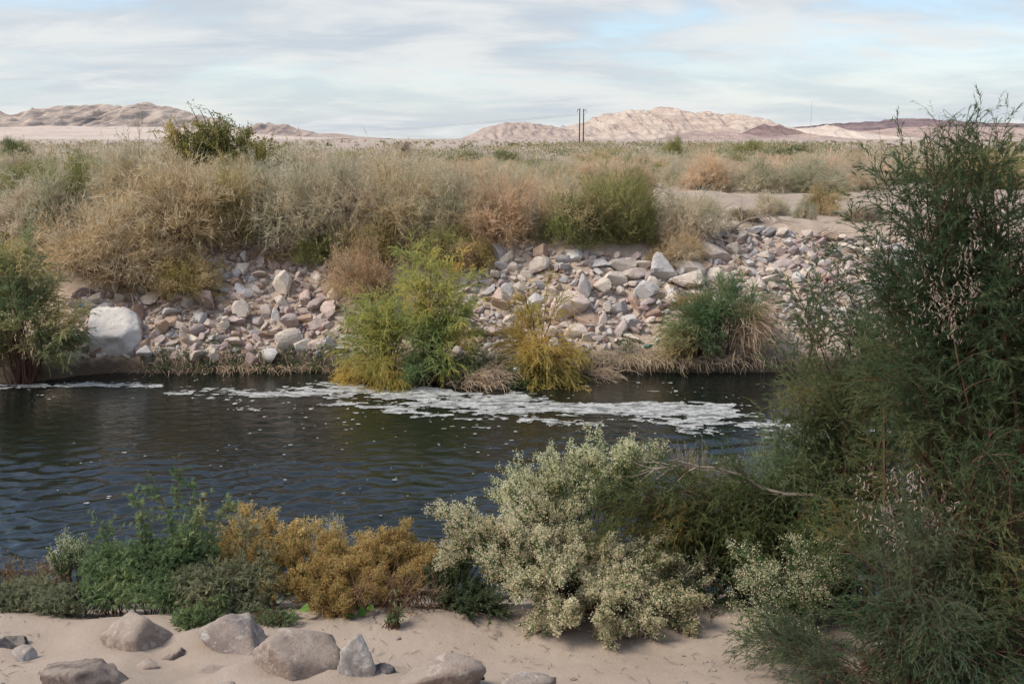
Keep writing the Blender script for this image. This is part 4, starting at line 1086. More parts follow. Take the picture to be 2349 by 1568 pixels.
# named bushes standing out of the field
for (u, y, w, h, kind, lab) in [
    (1545, 95, 62, 62, 'olive', 'tall round olive bush sticking out above the far brush'),
    (1070, 75, 130, 48, 'green', 'wide dark green bush in the far brush left of the utility poles'),
    (35, 110, 90, 60, 'green', 'dark green clump at the far end of the brush by the picture edge'),
    (1720, 120, 90, 40, 'olive', 'low dark bush far behind the dirt track brush'),
    (275, 55, 90, 52, 'sage', 'pointed grey-green bush in front of the mesquite'),
    (930, 130, 46, 40, 'purple', 'dark solitary bush at the plain edge'),
    (700, 60, 150, 62, 'rust', 'orange-tan bush just beside the mesquite'),
    (200, 70, 130, 48, 'olive', 'olive bush in the far brush between picture edge and mesquite'),
    (790, 85, 120, 40, 'lime', 'yellow-green flat bush in the far brush below the small twin-topped hill'),
    (860, 62, 110, 46, 'sage', 'grey-green bush in the far brush right of the orange-tan one'),
    (1160, 100, 90, 36, 'green', 'dark green flat bush right of the wide dark green one'),
    (1250, 68, 120, 44, 'olive', 'olive bush in the far brush just left of the utility poles'),
    (1400, 80, 140, 44, 'lime', 'wide yellow-green bush below the broad mountain'),
    (1480, 66, 110, 42, 'olive', 'olive bush left of the tall round one'),
    (1640, 78, 120, 42, 'olive', 'olive flat bush between the tall round one and the twin peaks'),
    (1690, 60, 110, 48, 'lime', 'yellow-green bush below the dark twin peaks'),
    (1820, 90, 120, 40, 'green', 'green flat bush below the cream ridge'),
]:
    s = depth(y, 3) / F
    bush(ux(u, y, 3), y, w * s, h * s, kind, 'leafy', rq, lab)

# ---- the mesquite on the plain
rm_ = np.random.default_rng(17)
M_MESQ = plant_mat('mesquite_leaf', [(0, (0.14, 0.155, 0.052)), (0.5, (0.28, 0.272, 0.094)), (0.85, (0.499, 0.399, 0.145)), (1, (0.666, 0.472, 0.171))], 0.05, 0.3)
my = 44.0; mroot = np.array([ux(505, my, 2.8), my, gz(ux(505, my, 2.8), my) - 0.05])
st, cr = Acc(), Acc()
ells = [E(450, 320, 75, 45, my, 1.3), E(530, 335, 80, 50, my, 1.4), E(590, 350, 55, 40, my, 1.0), E(420, 310, 45, 25, my, 0.8), E(480, 290, 60, 20, my, 0.9), E(510, 370, 70, 25, my, 1.0), E(395, 330, 45, 30, my, 0.9), E(615, 350, 45, 30, my, 0.9), E(500, 310, 80, 40, my, 1.2)]
mp_ = mains(mroot, targets(ells, 90, rm_, 0.4), 8, rm_, 0.3, 0.12, 0.04)
tubes(st, mp_, 0.05 * rm_.uniform(0.5, 1.3, 90), 0.008, 5, rm_.uniform(size=90))
spk = np.stack([np.stack([W(455 + 18 * k, 285, my) + np.array([0, 0.1 * k, 0]), W(447 + 20 * k, 268 - (k == 0) * 4, my), W(440 + 18 * k, 250, my), W(432 + 14 * k + 3, 237 + 7 * k, my)]) for k in range(3)])
tubes(st, spk, 0.02, 0.008, 4)
br, _, _ = grow(mp_, 900, 0.35, 1.0, 0.4, 0.9, 0.3, 0.9, -0.15, 5, rm_, 0.18)
tubes(st, br, 0.010, 0.004, 3, rm_.uniform(size=900))
va = clump(br[:, 2], 0.9, 4, rm_, 0.7)
i = rm_.integers(0, 900, 23000); p, d = along(br, i, rm_.uniform(0.1, 1, 23000))
leaves(cr, p + rm_.normal(size=p.shape) * 0.05, nrm(d + rm_.normal(size=d.shape) * 0.8), rm_.uniform(0.08, 0.16, 23000), 0.055, rm_, np.clip(va[i] + rm_.normal(0, 0.12, 23000), 0, 1))
tip = spk[:, -1]
pp = np.repeat(tip, 14, 0) + rm_.normal(size=(42, 3)) * 0.12
leaves(cr, pp, nrm(rm_.normal(size=(42, 3))), 0.14, 0.03, rm_, 0.3)
finish(mroot, 'mesquite_tree', 'spreading olive-green mesquite standing out of the brush against the tan range', 'tree', st, cr, M_BARK, M_MESQ)

# ---- tamarisks along the far waterline
def far_tam(root_uv, y, ells, seed, label, mat, **kw):
    x = ux(root_uv, y, 0.3); z = max(gz(x, y), 0.0)
    kw = dict(dict(n_main=34, n_br=260, n_sp=2200, n_nd=42000, Lbr=(0.3, 0.7), Lsp=(0.18, 0.36), Lnd=(0.04, 0.085), w=0.0085, tmin=0.3, droop=1.0, r0=0.022, cs=1.1, seed=seed), **kw)
    return tamarisk((x, y, z), ells, np.random.default_rng(seed), label, mat, **kw)
far_tam(990, 20.4, [E(985, 650, 60, 60, 20.6, 0.45), E(1055, 670, 40, 60, 20.6, 0.45), E(1000, 740, 85, 60, 20.4, 0.5), E(1060, 750, 45, 45, 20.2, 0.4), E(960, 610, 35, 25, 20.7, 0.3), E(975, 800, 70, 45, 20.2, 0.45)], 201,
        'tallest feathery yellow-green tamarisk at the far waterline', T_YG, n_nd=64000, n_sp=2900, w=0.0095, r0=0.018)
far_tam(880, 20.6, [E(850, 710, 50, 45, 20.7, 0.4), E(880, 760, 60, 50, 20.5, 0.4), E(900, 690, 30, 45, 20.9, 0.3), E(850, 800, 60, 35, 20.5, 0.4)], 202, 'green tamarisk left of the tallest one at the waterline', T_GREEN if False else T_YG, n_nd=38000, n_sp=1900, amt=0.6, cs=0.8)
far_tam(865, 20.15, [E(865, 845, 50, 28, 19.9, 0.35), E(810, 862, 55, 18, 20.2, 0.3), E(900, 865, 35, 20, 19.8, 0.3)], 203, 'low golden-yellow tamarisk cascading to the water in front of the tallest one', T_OR, n_nd=24000, n_sp=1200, n_br=150, droop=1.9, Lbr=(0.2, 0.45), amt=0.8)
far_tam(1235, 20.6, [E(1240, 810, 75, 40, 20.3, 0.4), E(1280, 840, 60, 40, 20.1, 0.4), E(1200, 790, 50, 40, 20.5, 0.4), E(1190, 690, 50, 50, 20.7, 0.35, 900), E(1265, 700, 50, 55, 20.7, 0.35, 900)], 204,
        'orange-gold tamarisk with thin upright sprigs leaning over the water', T_OR, n_nd=44000, n_sp=2100, tmin=0.35)
far_tam(985, 20.15, [E(960, 850, 60, 25, 20.0, 0.3), E(1100, 840, 80, 25, 20.3, 0.35), E(1020, 845, 60, 30, 20.2, 0.3)], 205, 'dark green low tamarisk growth filling the foot of the tall one', T_GREEN, n_nd=26000, n_sp=1300, Lbr=(0.2, 0.4))
far_tam(1635, 21.5, [E(1650, 680, 50, 38, 21.8, 0.45), E(1590, 700, 50, 30, 21.7, 0.4), E(1700, 710, 45, 32, 21.6, 0.4), E(1630, 735, 70, 28, 21.4, 0.4)], 206, 'fresh green rounded shrub above the straw clump on the far bank', T_GREEN, n_nd=40000, n_sp=2000, name='tamarisk', droop=0.4)
far_tam(1600, 21.3, [E(1560, 775, 55, 28, 21.2, 0.35), E(1610, 785, 40, 22, 21.2, 0.3)], 207, 'low rusty olive growth below the fresh green bank shrub', T_LEFT, n_nd=20000, n_sp=1000, Lbr=(0.2, 0.4))
far_tam(60, 20.2, [E(60, 740, 90, 70, 20.2, 0.6), E(110, 700, 60, 60, 20.3, 0.5), E(30, 640, 60, 60, 20.3, 0.5), E(70, 820, 80, 45, 20.0, 0.5), E(-60, 720, 100, 110, 20.4, 0.6), E(120, 800, 60, 50, 20.0, 0.4), E(40, 600, 70, 45, 20.4, 0.4), E(150, 760, 45, 60, 20.1, 0.3)], 208,
        'dull green and tan tamarisk at the far waterline beside the huge white boulder', T_LEFT, n_nd=90000, n_sp=3900, n_main=50, w=0.0105, r0=0.016)
far_tam(20, 20.9, [E(20, 615, 45, 40, 21.0, 0.4), E(90, 630, 40, 35, 21.0, 0.4), E(-30, 600, 50, 50, 21.0, 0.4)], 209, 'orange sprigs of tamarisk rising behind the dull green one at the picture edge', T_OR, n_nd=22000, n_sp=1000)
# low greenery along the far water line
M_WEED = plant_mat('weed_green', [(0, (0.055, 0.113, 0.049)), (1, (0.182, 0.266, 0.105))], 0.1, 0.3)
rwz = np.random.default_rng(404)
for (u, v, w, h, lab) in [(470, 838, 40, 30, 'small green weed tuft on the eroded bank left of the pink block'), (540, 838, 44, 32, 'leafy green weed tuft beside the pink block at the water'), (660, 846, 60, 26, 'flat green weeds below the white rounded boulder'),
                          (425, 826, 30, 26, 'tiny green weeds on the bank right of the huge boulder'), (720, 850, 70, 22, 'green fringe of weeds at the water before the tamarisks'), (1190, 885, 60, 22, 'bright green reeds on the debris spit'), (1440, 808, 50, 40, 'dark green weed clump among litter on the bank'),
                          (1545, 843, 60, 16, 'thin green weeds under the straw bank edge'), (370, 846, 60, 24, 'trailing green weeds at the water right of the huge boulder'), (610, 850, 50, 24, 'dark green weeds hanging at the water under the white rounded boulder'), (490, 790, 34, 20, 'green sprout between stones above the bank lip')]:
    p = slope_hit(u, v); s = depth(p[1], p[2]) / F
    acc = Acc(); n = int(240 * w / 40); st = Acc()
    q = np.stack([rwz.normal(0, w * s * 0.3, n), rwz.normal(0, 0.12, n), np.zeros(n)], -1) + p
    q[:, 2] = np.maximum(gh(q[:, 0], q[:, 1]), 0.02) + rwz.uniform(0, h * s * 0.8, n)
    leaves(acc, q, nrm(rwz.normal(size=(n, 3)) + np.array([0, -0.4, 0.5])), rwz.uniform(0.03, 0.09, n), 0.022, rwz, rwz.uniform(size=n))
    b0 = p + np.stack([rwz.normal(0, w * s * 0.22, 14), rwz.normal(0, 0.08, 14), np.zeros(14)], -1); b0[:, 2] = gh(b0[:, 0], b0[:, 1]) - 0.01
    tubes(st, np.stack([b0, b0 + np.array([0, 0, h * s * 0.4]), b0 + rwz.normal(0, 0.05, (14, 3)) + np.array([0, -0.04, h * s * 0.8])], 1), 0.004, 0.002, 3)
    finish(p, 'weed', lab, 'weed', st, acc, M_BARK, M_WEED, None, 'leaves')

# ---- straw, driftwood and litter on the far bank
M_STRAW = plant_mat('dead_straw', [(0, (0.488, 0.374, 0.253)), (1, (0.9, 0.764, 0.569))], 0.05, 0.2)
rsw = np.random.default_rng(71)
def straw(name, label, u, v, w, h, n, L, lean, kind=None, rad=0.006, y=None):
    p = slope_hit(u, v) if y is None else np.array([ux(u, y, 0.05), y, 0.04]); s = depth(p[1], p[2]) / F
    acc = Acc()
    b0 = p + np.stack([rsw.normal(0, w * s * 0.28, n), rsw.normal(0, 0.16, n), rsw.uniform(0, h * s, n)], -1)
    b0[:, 2] = np.maximum(b0[:, 2], np.maximum(gh(b0[:, 0], b0[:, 1]), 0.0) + 0.01)
    d = nrm(rsw.normal(size=(n, 3)) * 0.55 + np.asarray(lean))
    pts = [b0]; q = b0
    for k in range(4):
        q = q + d * rsw.uniform(L[0], L[1], (n, 1)) / 4; d = nrm(d + np.array([0, -0.05, -0.38]) + rsw.normal(size=d.shape) * 0.1); pts.append(q)
    pts = np.stack(pts, 1); gg = np.maximum(gh(pts[..., 0], pts[..., 1]), 0.0) + 0.01
    pts[..., 2] = np.maximum(pts[..., 2], gg)
    tubes(acc, pts, rad, rad * 0.5, 3, rsw.uniform(size=n))
    me = acc.mesh(name, [M_STRAW]); co = np.concatenate(acc.V) - p.astype(np.float32)
    me.vertices.foreach_set('co', co.astype(np.float32).ravel()); me.update()
    return tag(link(name, me, None, tuple(p)), label, 'straw' if kind != 'stuff' else 'debris', kind=kind)
straw('straw_clump', 'large pale clump of dead straw drooping over the bank edge', 1710, 805, 70, 75, 900, (0.4, 1.1), (0.35, -0.25, 0.85), 'stuff')
straw('straw_fringe', 'fringe of dead roots hanging from the bank edge between litter and straw clump', 1540, 832, 380, 14, 900, (0.15, 0.45), (0.1, -0.7, 0.2), 'stuff', 0.005)
straw('straw_fringe', 'dead roots and grass hanging from the eroded bank below the wide rubble slope', 560, 848, 420, 8, 520, (0.12, 0.40), (0.1, -0.7, 0.25), 'stuff', 0.005)
straw('straw_mat', 'mat of broken reeds and twigs on the spit below the tamarisks', 1110, 885, 110, 10, 420, (0.2, 0.6), (0.6, -0.1, 0.12), 'stuff', 0.006, 19.95)
straw('dry_grass', 'dry grass blades lying among the stones of the wide slope', 500, 700, 260, 4, 160, (0.25, 0.6), (0.5, -0.2, 0.15), 'stuff', 0.005)
straw('dry_grass', 'dead grass and twigs at the top of the wide rubble slope', 610, 600, 140, 5, 200, (0.25, 0.6), (0.5, -0.2, 0.15), 'stuff', 0.005)
straw('dry_grass', 'dead grass under the brush at the end of the wide rubble slope', 300, 665, 130, 6, 170, (0.25, 0.6), (0.5, -0.2, 0.2), 'stuff', 0.005)
straw('dry_twigs', 'bare twigs reaching into the water by the orange tamarisk', 1370, 860, 50, 10, 60, (0.3, 0.8), (0.7, -0.4, 0.3), 'stuff', 0.006, 20.6)
for (u0, v0, u1, v1, y, bend, lab) in [(1620, 500, 1700, 545, 26.2, 0.25, 'grey dead branch arching at the lip of the dirt bank'), (1660, 535, 1790, 500, 26.0, 0.18, 'long grey dead branch lying across the top of the rubble'), (1720, 520, 1760, 478, 26.5, 0.1, 'short grey dead branch pointing up beside the grey-green shrub'),
                                       (1830, 555, 1920, 545, 25.6, 0.1, 'pale driftwood stick at the rubble top'), (1655, 760, 1700, 815, 21.2, 0.08, 'short grey log end beside the straw clump'), (1900, 560, 2010, 555, 25.7, 0.1, 'thin dead branch along the dirt lip near the tall grey boulder')]:
    acc = Acc(); a = slope_hit(u0, v0 + 6); b = slope_hit(u1, v1 + 6)
    a[2] += 0.03; b[2] += 0.10
    t = np.linspace(0, 1, 8)[:, None]
    pth = a * (1 - t) + b * t + np.array([0, 0, 1.0]) * bend * np.sin(t * math.pi) + rsw.normal(size=(8, 3)) * 0.02
    pth[:, 2] = np.maximum(pth[:, 2], gh(pth[:, 0], pth[:, 1]) + 0.02); pth[0, 2] = gz(pth[0, 0], pth[0, 1])
    tubes(acc, pth[None], 0.035, 0.012, 6, 0.6)
    sub, _, _ = grow(pth[None], 14, 0.2, 1.0, 0.3, 0.8, 0.4, 1.0, 0.2, 5, rsw, 0.2)
    sub[..., 2] = np.maximum(sub[..., 2], gh(sub[..., 0], sub[..., 1]) + 0.02)
    tubes(acc, sub, 0.012, 0.004, 4, rsw.uniform(size=14))
    me = acc.mesh('dead_branch', [M_DEADWOOD]); co = np.concatenate(acc.V) - a.astype(np.float32)
    me.vertices.foreach_set('co', co.astype(np.float32).ravel()); me.update()
    tag(link('dead_branch', me, None, tuple(a)), lab, 'branch')
def litter_mat(name, c):
    m, nt, out = new_mat(name); g = G(nt); P = g.n('ShaderNodeTexCoord').outputs['Object']
    g.bsdf(out, g.mix(g.map(g.noise(P, 12.0, 3), 0.4, 0.7), c, tuple(x * 0.7 for x in c)), 0.5, None, 0.4); return m
def bottle(u, v, mat, lab, L=0.22, r=0.035, rz=0.3):
    prof = [(0, 0.0), (0, 0.9), (0.06, 1), (0.30, 1), (0.34, 0.93), (0.38, 1), (0.62, 1), (0.80, 0.55), (0.88, 0.38), (0.98, 0.38), (1.0, 0.0)]
    n = 10; th = np.arange(n) * 2 * math.pi / n
    V = np.concatenate([np.stack([np.full(n, t * L), r * q * np.cos(th), r * q * np.sin(th)], -1) for t, q in prof])
    i_ = np.arange(len(prof) * n).reshape(len(prof), n); A, B = i_[:-1], i_[1:]
    q4 = np.stack([A, np.roll(A, -1, 1), np.roll(B, -1, 1), B], -1).reshape(-1, 4)
    p = slope_hit(u, v); o = link('plastic_bottle', mesh_from('plastic_bottle', V, q4, mats=[mat], smooth=True), None, (p[0], p[1], p[2] + r + 0.03)); o.rotation_euler = (0, -0.15, rz)
    tag(o, lab, 'bottle')
L_TEAL = litter_mat('litter_teal', (0.04, 0.30, 0.27)); L_WHITE = litter_mat('litter_white', (0.66, 0.68, 0.68)); L_BLUE = litter_mat('litter_blue', (0.18, 0.42, 0.60))
bottle(1478, 802, L_TEAL, 'teal plastic bottle lying by the dark green weed clump', rz=0.4)
bottle(1505, 790, L_WHITE, 'white plastic bottle above the teal one on the bank', rz=1.2)
bottle(1672, 770, L_BLUE, 'pale blue bottle behind the grey log end', rz=0.2)
bottle(178, 708, L_BLUE, 'pale blue bottle at the end of the stones near the dull tamarisk', rz=0.1)
bottle(1180, 858, L_WHITE, 'white plastic scrap on the reed mat', 0.14, 0.05, 0.8)

# ---- utility poles on the plain with their wires
M_POLE = litter_mat('creosote_wood', (0.055, 0.042, 0.035)); M_INS = litter_mat('insulator', (0.20, 0.21, 0.22)); M_WIRE = litter_mat('wire', (0.20, 0.20, 0.21))
PY = 300.0
def cyl(p0, p1, r0, r1, n=8):
    a = Acc(); tubes(a, np.stack([np.asarray(p0, float), (np.asarray(p0, float) + np.asarray(p1, float)) / 2, np.asarray(p1, float)])[None], r0, r1, n); return a
for k, (u, lab) in enumerate([(1330, 'dark wooden utility pole standing on the plain, nearer the reddish mound'), (1339, 'dark wooden utility pole standing on the plain, nearer the broad mountain')]):
    top = W(u, 249 + k, PY); base = np.array([top[0], PY, gz(top[0], PY) - 0.2])
    t = thing('utility_pole', lab, 'pole', tuple(base), 'pair of utility poles')
    h = top[2] - base[2]
    link('post', cyl((0, 0, 0), (0, 0, h), 0.20, 0.14).mesh('post', [M_POLE]), t)
    sgn = -1 if k == 0 else 1
    link('crossarm', cyl((-0.25 * sgn, -0.2, h - 0.5), (0.75 * sgn, -0.2, h - 0.25), 0.08, 0.07, 6).mesh('crossarm', [M_POLE]), t)
    link('insulator', cyl((0.70 * sgn, -0.2, h - 0.25), (0.70 * sgn, -0.2, h - 1.1), 0.06, 0.09, 6).mesh('insulator', [M_INS]), t)
def wire(a, b, sag, lab, r=0.030):
    t = np.linspace(0, 1, 24)[:, None]; p = a * (1 - t) + b * t - np.array([0, 0, 1.0]) * sag * 4 * t * (1 - t)
    acc = Acc(); tubes(acc, p[None], r, r, 4)
    tag(link('overhead_wire', acc.mesh('overhead_wire', [M_WIRE])), lab, 'wire')
wire(W(1326, 261, PY), W(735, 300, 900), 1.5, 'thin overhead wire running from the poles towards the small twin-topped hill, upper strand')
wire(W(1343, 263, PY), W(735, 303, 900), 1.5, 'thin overhead wire running from the poles towards the small twin-topped hill, lower strand')
mast = W(1863, 232, 2600); mb = np.array([mast[0], 2600, 2.0])
tag(link('radio_mast', cyl((0, 0, 0), (0, 0, mast[2] - 2), 0.35, 0.25, 6).mesh('radio_mast', [M_INS]), None, tuple(mb)), 'hair-thin radio mast on the plain before the mesa', 'mast')

# ------------------------------------------------------------------ near bank plants
L_BAC = plant_mat('baccharis_leaf', [(0, (0.075, 0.13, 0.042)), (0.5, (0.132, 0.215, 0.077)), (1, (0.246, 0.339, 0.13))], 0.0, 0.3)
F_BAC = plant_mat('baccharis_flower', [(0, (0.513, 0.472, 0.277)), (0.4, (0.724, 0.657, 0.432)), (1, (0.9, 0.875, 0.636))], 0.0, 0.2)
L_OR = plant_mat('golden_leaf', [(0, (0.179, 0.215, 0.071)), (0.5, (0.335, 0.323, 0.108)), (1, (0.574, 0.478, 0.168))], 0.0, 0.3)
F_OR = plant_mat('golden_flower', [(0, (0.502, 0.375, 0.148)), (0.5, (0.779, 0.576, 0.236)), (1, (0.9, 0.777, 0.385))], 0.0, 0.2)
F_BR = plant_mat('brown_flower', [(0, (0.373, 0.241, 0.101)), (0.5, (0.593, 0.404, 0.177)), (1, (0.769, 0.567, 0.284))], 0.0, 0.2)
F_WH = plant_mat('white_fluff', [(0, (0.50, 0.48, 0.43)), (1, (0.76, 0.74, 0.69))], 0.0, 0.2)
L_RAG0 = plant_mat('low_growth_leaf', [(0, (0.06, 0.10, 0.05)), (0.5, (0.11, 0.155, 0.075)), (1, (0.20, 0.235, 0.12))], 0.05, 0.3)
def near_root(u, y):
    x = ux(u, y, 0.8); z = max(gz(x, y), 0.0)
    x = ux(u, y, z); return np.array([x, y, max(gz(x, y), 0.0) - 0.03])

flowering(near_root(1330, 8.75), [
    E(1385, 1045, 95, 55, 9.35, 0.35), E(1300, 1080, 70, 45, 9.3, 0.3), E(1225, 1100, 80, 55, 9.25, 0.3), E(1180, 1140, 50, 50, 9.1, 0.3), E(1440, 1060, 60, 40, 9.4, 0.3)],
    np.random.default_rng(501), 'tall pale-flowered green bush at the water behind the big white-flowered one', L_BAC, F_BAC, n_main=54, n_sh=760, n_lf=26000, n_cl=6000, per=9, upright=0.6, fl=0.015, leafL=(0.022, 0.045))
flowering(near_root(1310, 8.35), [
    E(1232, 1180, 45, 65, 8.5, 0.2), E(1230, 1250, 90, 55, 8.35, 0.35), E(1320, 1140, 45, 50, 8.7, 0.2), E(1060, 1200, 45, 45, 8.6, 0.2), E(1100, 1260, 70, 50, 8.5, 0.3), E(1060, 1290, 50, 30, 8.4, 0.2), E(1160, 1310, 70, 55, 8.2, 0.35),
    E(1260, 1340, 95, 60, 8.0, 0.45), E(1300, 1230, 80, 60, 8.45, 0.3), E(1180, 1230, 60, 50, 8.6, 0.3), E(1330, 1360, 90, 60, 7.95, 0.3), E(1370, 1300, 80, 60, 8.25, 0.4), E(1480, 1300, 80, 60, 8.45, 0.35), E(1380, 1390, 95, 50, 7.95, 0.4), E(1480, 1380, 75, 55, 8.05, 0.4), E(1270, 1410, 60, 35, 7.85, 0.3), E(1440, 1430, 70, 28, 7.85, 0.3), E(1560, 1330, 60, 55, 8.3, 0.3), E(1540, 1400, 60, 40, 8.05, 0.3), E(1430, 1340, 80, 60, 8.1, 0.3)],
    np.random.default_rng(502), 'big white-flowered rounded bush spreading over the near sand', L_BAC, F_BAC, n_main=150, n_sh=1900, n_lf=62000, n_cl=15000, per=9, upright=0.5, fl=0.0155, leafL=(0.022, 0.045), Lsh=(0.12, 0.26))
flowering(near_root(1790, 8.0), [E(1720, 1310, 50, 60, 7.9, 0.3), E(1790, 1360, 80, 70, 7.7, 0.4), E(1860, 1330, 60, 60, 7.9, 0.3), E(1760, 1430, 60, 40, 7.5, 0.3), E(1840, 1440, 55, 35, 7.4, 0.3), E(1890, 1270, 60, 50, 8.2, 0.3)],
    np.random.default_rng(503), 'smaller shaded pale-flowered bush under the dark tamarisk', L_BAC, F_BAC, n_main=70, n_sh=800, n_lf=22000, n_cl=2300, per=8, upright=0.4, fl=0.012)
flowering(near_root(165, 9.2), [E(168, 1275, 18, 28, 9.4, 0.12), E(160, 1310, 35, 35, 9.3, 0.2), E(225, 1305, 25, 25, 9.3, 0.15)],
    np.random.default_rng(504), 'small grey-green flowered bush at the water near the picture edge', L_BAC, F_BAC, n_main=24, n_sh=220, n_lf=5500, n_cl=500, per=8, upright=0.7)
flowering(near_root(600, 8.85), [E(560, 1230, 45, 45, 9.1, 0.2), E(640, 1205, 40, 40, 9.2, 0.2), E(680, 1225, 30, 35, 9.2, 0.2), E(600, 1270, 60, 45, 9.0, 0.25), E(660, 1280, 50, 45, 8.9, 0.25), E(520, 1270, 30, 40, 9.0, 0.2), E(640, 1340, 60, 40, 8.6, 0.25)],
    np.random.default_rng(505), 'golden seeded bush at the water right of the tall green weeds', L_OR, F_OR, n_main=64, n_sh=520, n_lf=22000, n_cl=4300, per=9, upright=0.9, fl=0.0125, Lsh=(0.1, 0.22))
flowering(near_root(770, 8.6), [E(730, 1260, 40, 35, 8.9, 0.2), E(770, 1285, 45, 40, 8.75, 0.2), E(740, 1320, 60, 50, 8.55, 0.25), E(800, 1330, 50, 45, 8.5, 0.25), E(770, 1375, 70, 35, 8.3, 0.25), E(700, 1300, 45, 50, 8.7, 0.2), E(690, 1360, 50, 30, 8.4, 0.2), E(830, 1290, 35, 40, 8.7, 0.2)],
    np.random.default_rng(506), 'orange-brown seeded bush in the middle of the golden row', L_OR, F_BR, n_main=74, n_sh=700, n_lf=26000, n_cl=6200, per=9, upright=0.9, fl=0.0125, Lsh=(0.1, 0.2))
flowering(near_root(900, 8.65), [E(880, 1265, 40, 40, 8.8, 0.2), E(920, 1260, 35, 40, 8.85, 0.2), E(960, 1285, 30, 45, 8.85, 0.2), E(890, 1315, 60, 40, 8.6, 0.25), E(950, 1335, 40, 40, 8.6, 0.2), E(850, 1290, 35, 45, 8.7, 0.2), E(860, 1355, 50, 35, 8.4, 0.2), E(985, 1300, 20, 45, 8.7, 0.15)],
    np.random.default_rng(507), 'rust-brown seeded bush touching the big white-flowered one', L_OR, F_BR, n_main=70, n_sh=640, n_lf=22000, n_cl=5600, per=9, upright=1.0, fl=0.0125, Lsh=(0.1, 0.2))
flowering(near_root(1035, 8.55), [E(1030, 1330, 50, 45, 8.6, 0.2), E(1060, 1370, 55, 35, 8.4, 0.2), E(1005, 1365, 35, 30, 8.45, 0.15), E(1100, 1385, 50, 25, 8.2, 0.2)],
    np.random.default_rng(509), 'dark green low growth between the rust-brown and the big white-flowered bush', L_RAG0, F_BAC, n_main=40, n_sh=420, n_lf=14000, n_cl=60, per=6, upright=0.5, leafL=(0.03, 0.06))
flowering(near_root(757, 9.15), [E(757, 1247, 22, 16, 9.2, 0.1), E(768, 1262, 18, 14, 9.2, 0.1)],
    np.random.default_rng(508), 'white fluffy seed heads rising behind the orange-brown bush', L_OR, F_WH, n_main=14, n_sh=120, n_lf=1500, n_cl=420, per=9, upright=0.9)

# ---- tall ragweed: straight stems with drooping lobed leaves
L_RAG = plant_mat('ragweed_leaf', [(0, (0.118, 0.178, 0.081)), (0.5, (0.216, 0.306, 0.137)), (1, (0.432, 0.447, 0.217))], 0.06, 0.3)
L_RAGD = plant_mat('ragweed_dull', [(0, (0.125, 0.135, 0.073)), (0.5, (0.25, 0.27, 0.156)), (1, (0.458, 0.426, 0.27))], 0.06, 0.3)
def ragweed(root, tips, rng, label, mat, n_leaf_per=46, low=None, n_low=0, leafL=(0.05, 0.10), name='ragweed'):
    st, lf = Acc(), Acc(); root = np.asarray(root, float)
    tips = np.array(tips); n = len(tips)
    b = root + rng.normal(size=(n, 3)) * np.array([0.18, 0.08, 0.0]); b[:, 2] = np.maximum(gh(b[:, 0], b[:, 1]), 0) - 0.02
    t = np.linspace(0, 1, 8)[None, :, None]
    c = b * 0.5 + tips * 0.5 + rng.normal(size=(n, 3)) * 0.05
    pth = b[:, None] * (1 - t) ** 2 + c[:, None] * 2 * t * (1 - t) + tips[:, None] * t ** 2
    tubes(st, pth, 0.006, 0.0022, 5, rng.uniform(size=n))
    src = [pth]
    side, _, _ = grow(pth, n * 9, 0.2, 0.92, 0.10, 0.28, 0.4, 0.8, -0.4, 8, rng, 0.06)
    tubes(st, side, 0.0025, 0.0012, 3)
    P_, D_ = [], []
    for paths, k, t0 in ((pth, n_leaf_per * n, 0.25), (side, n_leaf_per * n, 0.1)):
        i = rng.integers(0, len(paths), k); p, d = along(paths, i, t0 + (1 - t0) * rng.uniform(size=k))
        a = rng.uniform(0.6, 1.3, k)[:, None]; P_.append(p); D_.append(nrm(d * np.cos(a) + perp(d, rng) * np.sin(a) + np.array([0, 0, -0.15])))
    if low:
        q = targets(low, n_low, rng, 0.5); q = lift_to_ground(q, 0.02); P_.append(q); D_.append(nrm(rng.normal(size=q.shape) + np.array([0, -0.3, 0.2])))
        ms = mains(root, targets(low, 40, rng, 0.6) + np.array([0, 0, 0.05]), 6, rng, min(0.25, 0.4 * float(np.mean([q[1][0] for q in low]))), 0.25); lift_to_ground(ms[:, 1:]); tubes(st, ms, 0.005, 0.002, 4, rng.uniform(size=40))
    P_ = np.concatenate(P_); D_ = np.concatenate(D_); k = len(P_)
    L = rng.uniform(leafL[0], leafL[1], k); va = clump(P_, 2.5, 9, rng, 0.6)
    leaves(lf, P_, D_, L, L * 0.20, rng, va)
    e = perp(D_, rng)
    for f, sgn in ((0.25, 1), (0.25, -1), (0.5, 1), (0.5, -1)):
        needles(lf, P_ + D_ * (L * f)[:, None], nrm(D_ * 0.75 + e * sgn * 0.75 + np.array([0, 0, -0.1])), L * (0.66 - 0.4 * f), L * 0.17, rng, va)
    return finish(root, name, label, 'weed', st, lf, M_BARK_RED, mat, None, 'leaves')
rg = np.random.default_rng(606)
ragweed(near_root(400, 8.6), [W(405, 1040, 8.9), W(350, 1095, 8.9), W(305, 1125, 8.8), W(322, 1160, 8.8), W(375, 1180, 8.7), W(480, 1120, 8.8), W(455, 1170, 8.7), W(528, 1150, 8.9), W(420, 1200, 8.6), W(440, 1110, 9.0)], rg,
        'tall dark green ragweed with straight leafy stems against the water', L_RAG, 60, [E(330, 1290, 70, 50, 8.7, 0.3), E(430, 1270, 80, 60, 8.7, 0.3), E(400, 1350, 110, 50, 8.4, 0.3)], 2600)
ragweed(near_root(260, 8.7), [W(245, 1200, 9.0), W(300, 1240, 8.8), W(220, 1240, 9.0), W(270, 1250, 8.8)], rg, 'lower dark green weeds left of the tall ragweed', L_RAG, 50, [E(250, 1290, 60, 40, 8.8, 0.3), E(270, 1350, 90, 40, 8.5, 0.3)], 1500)
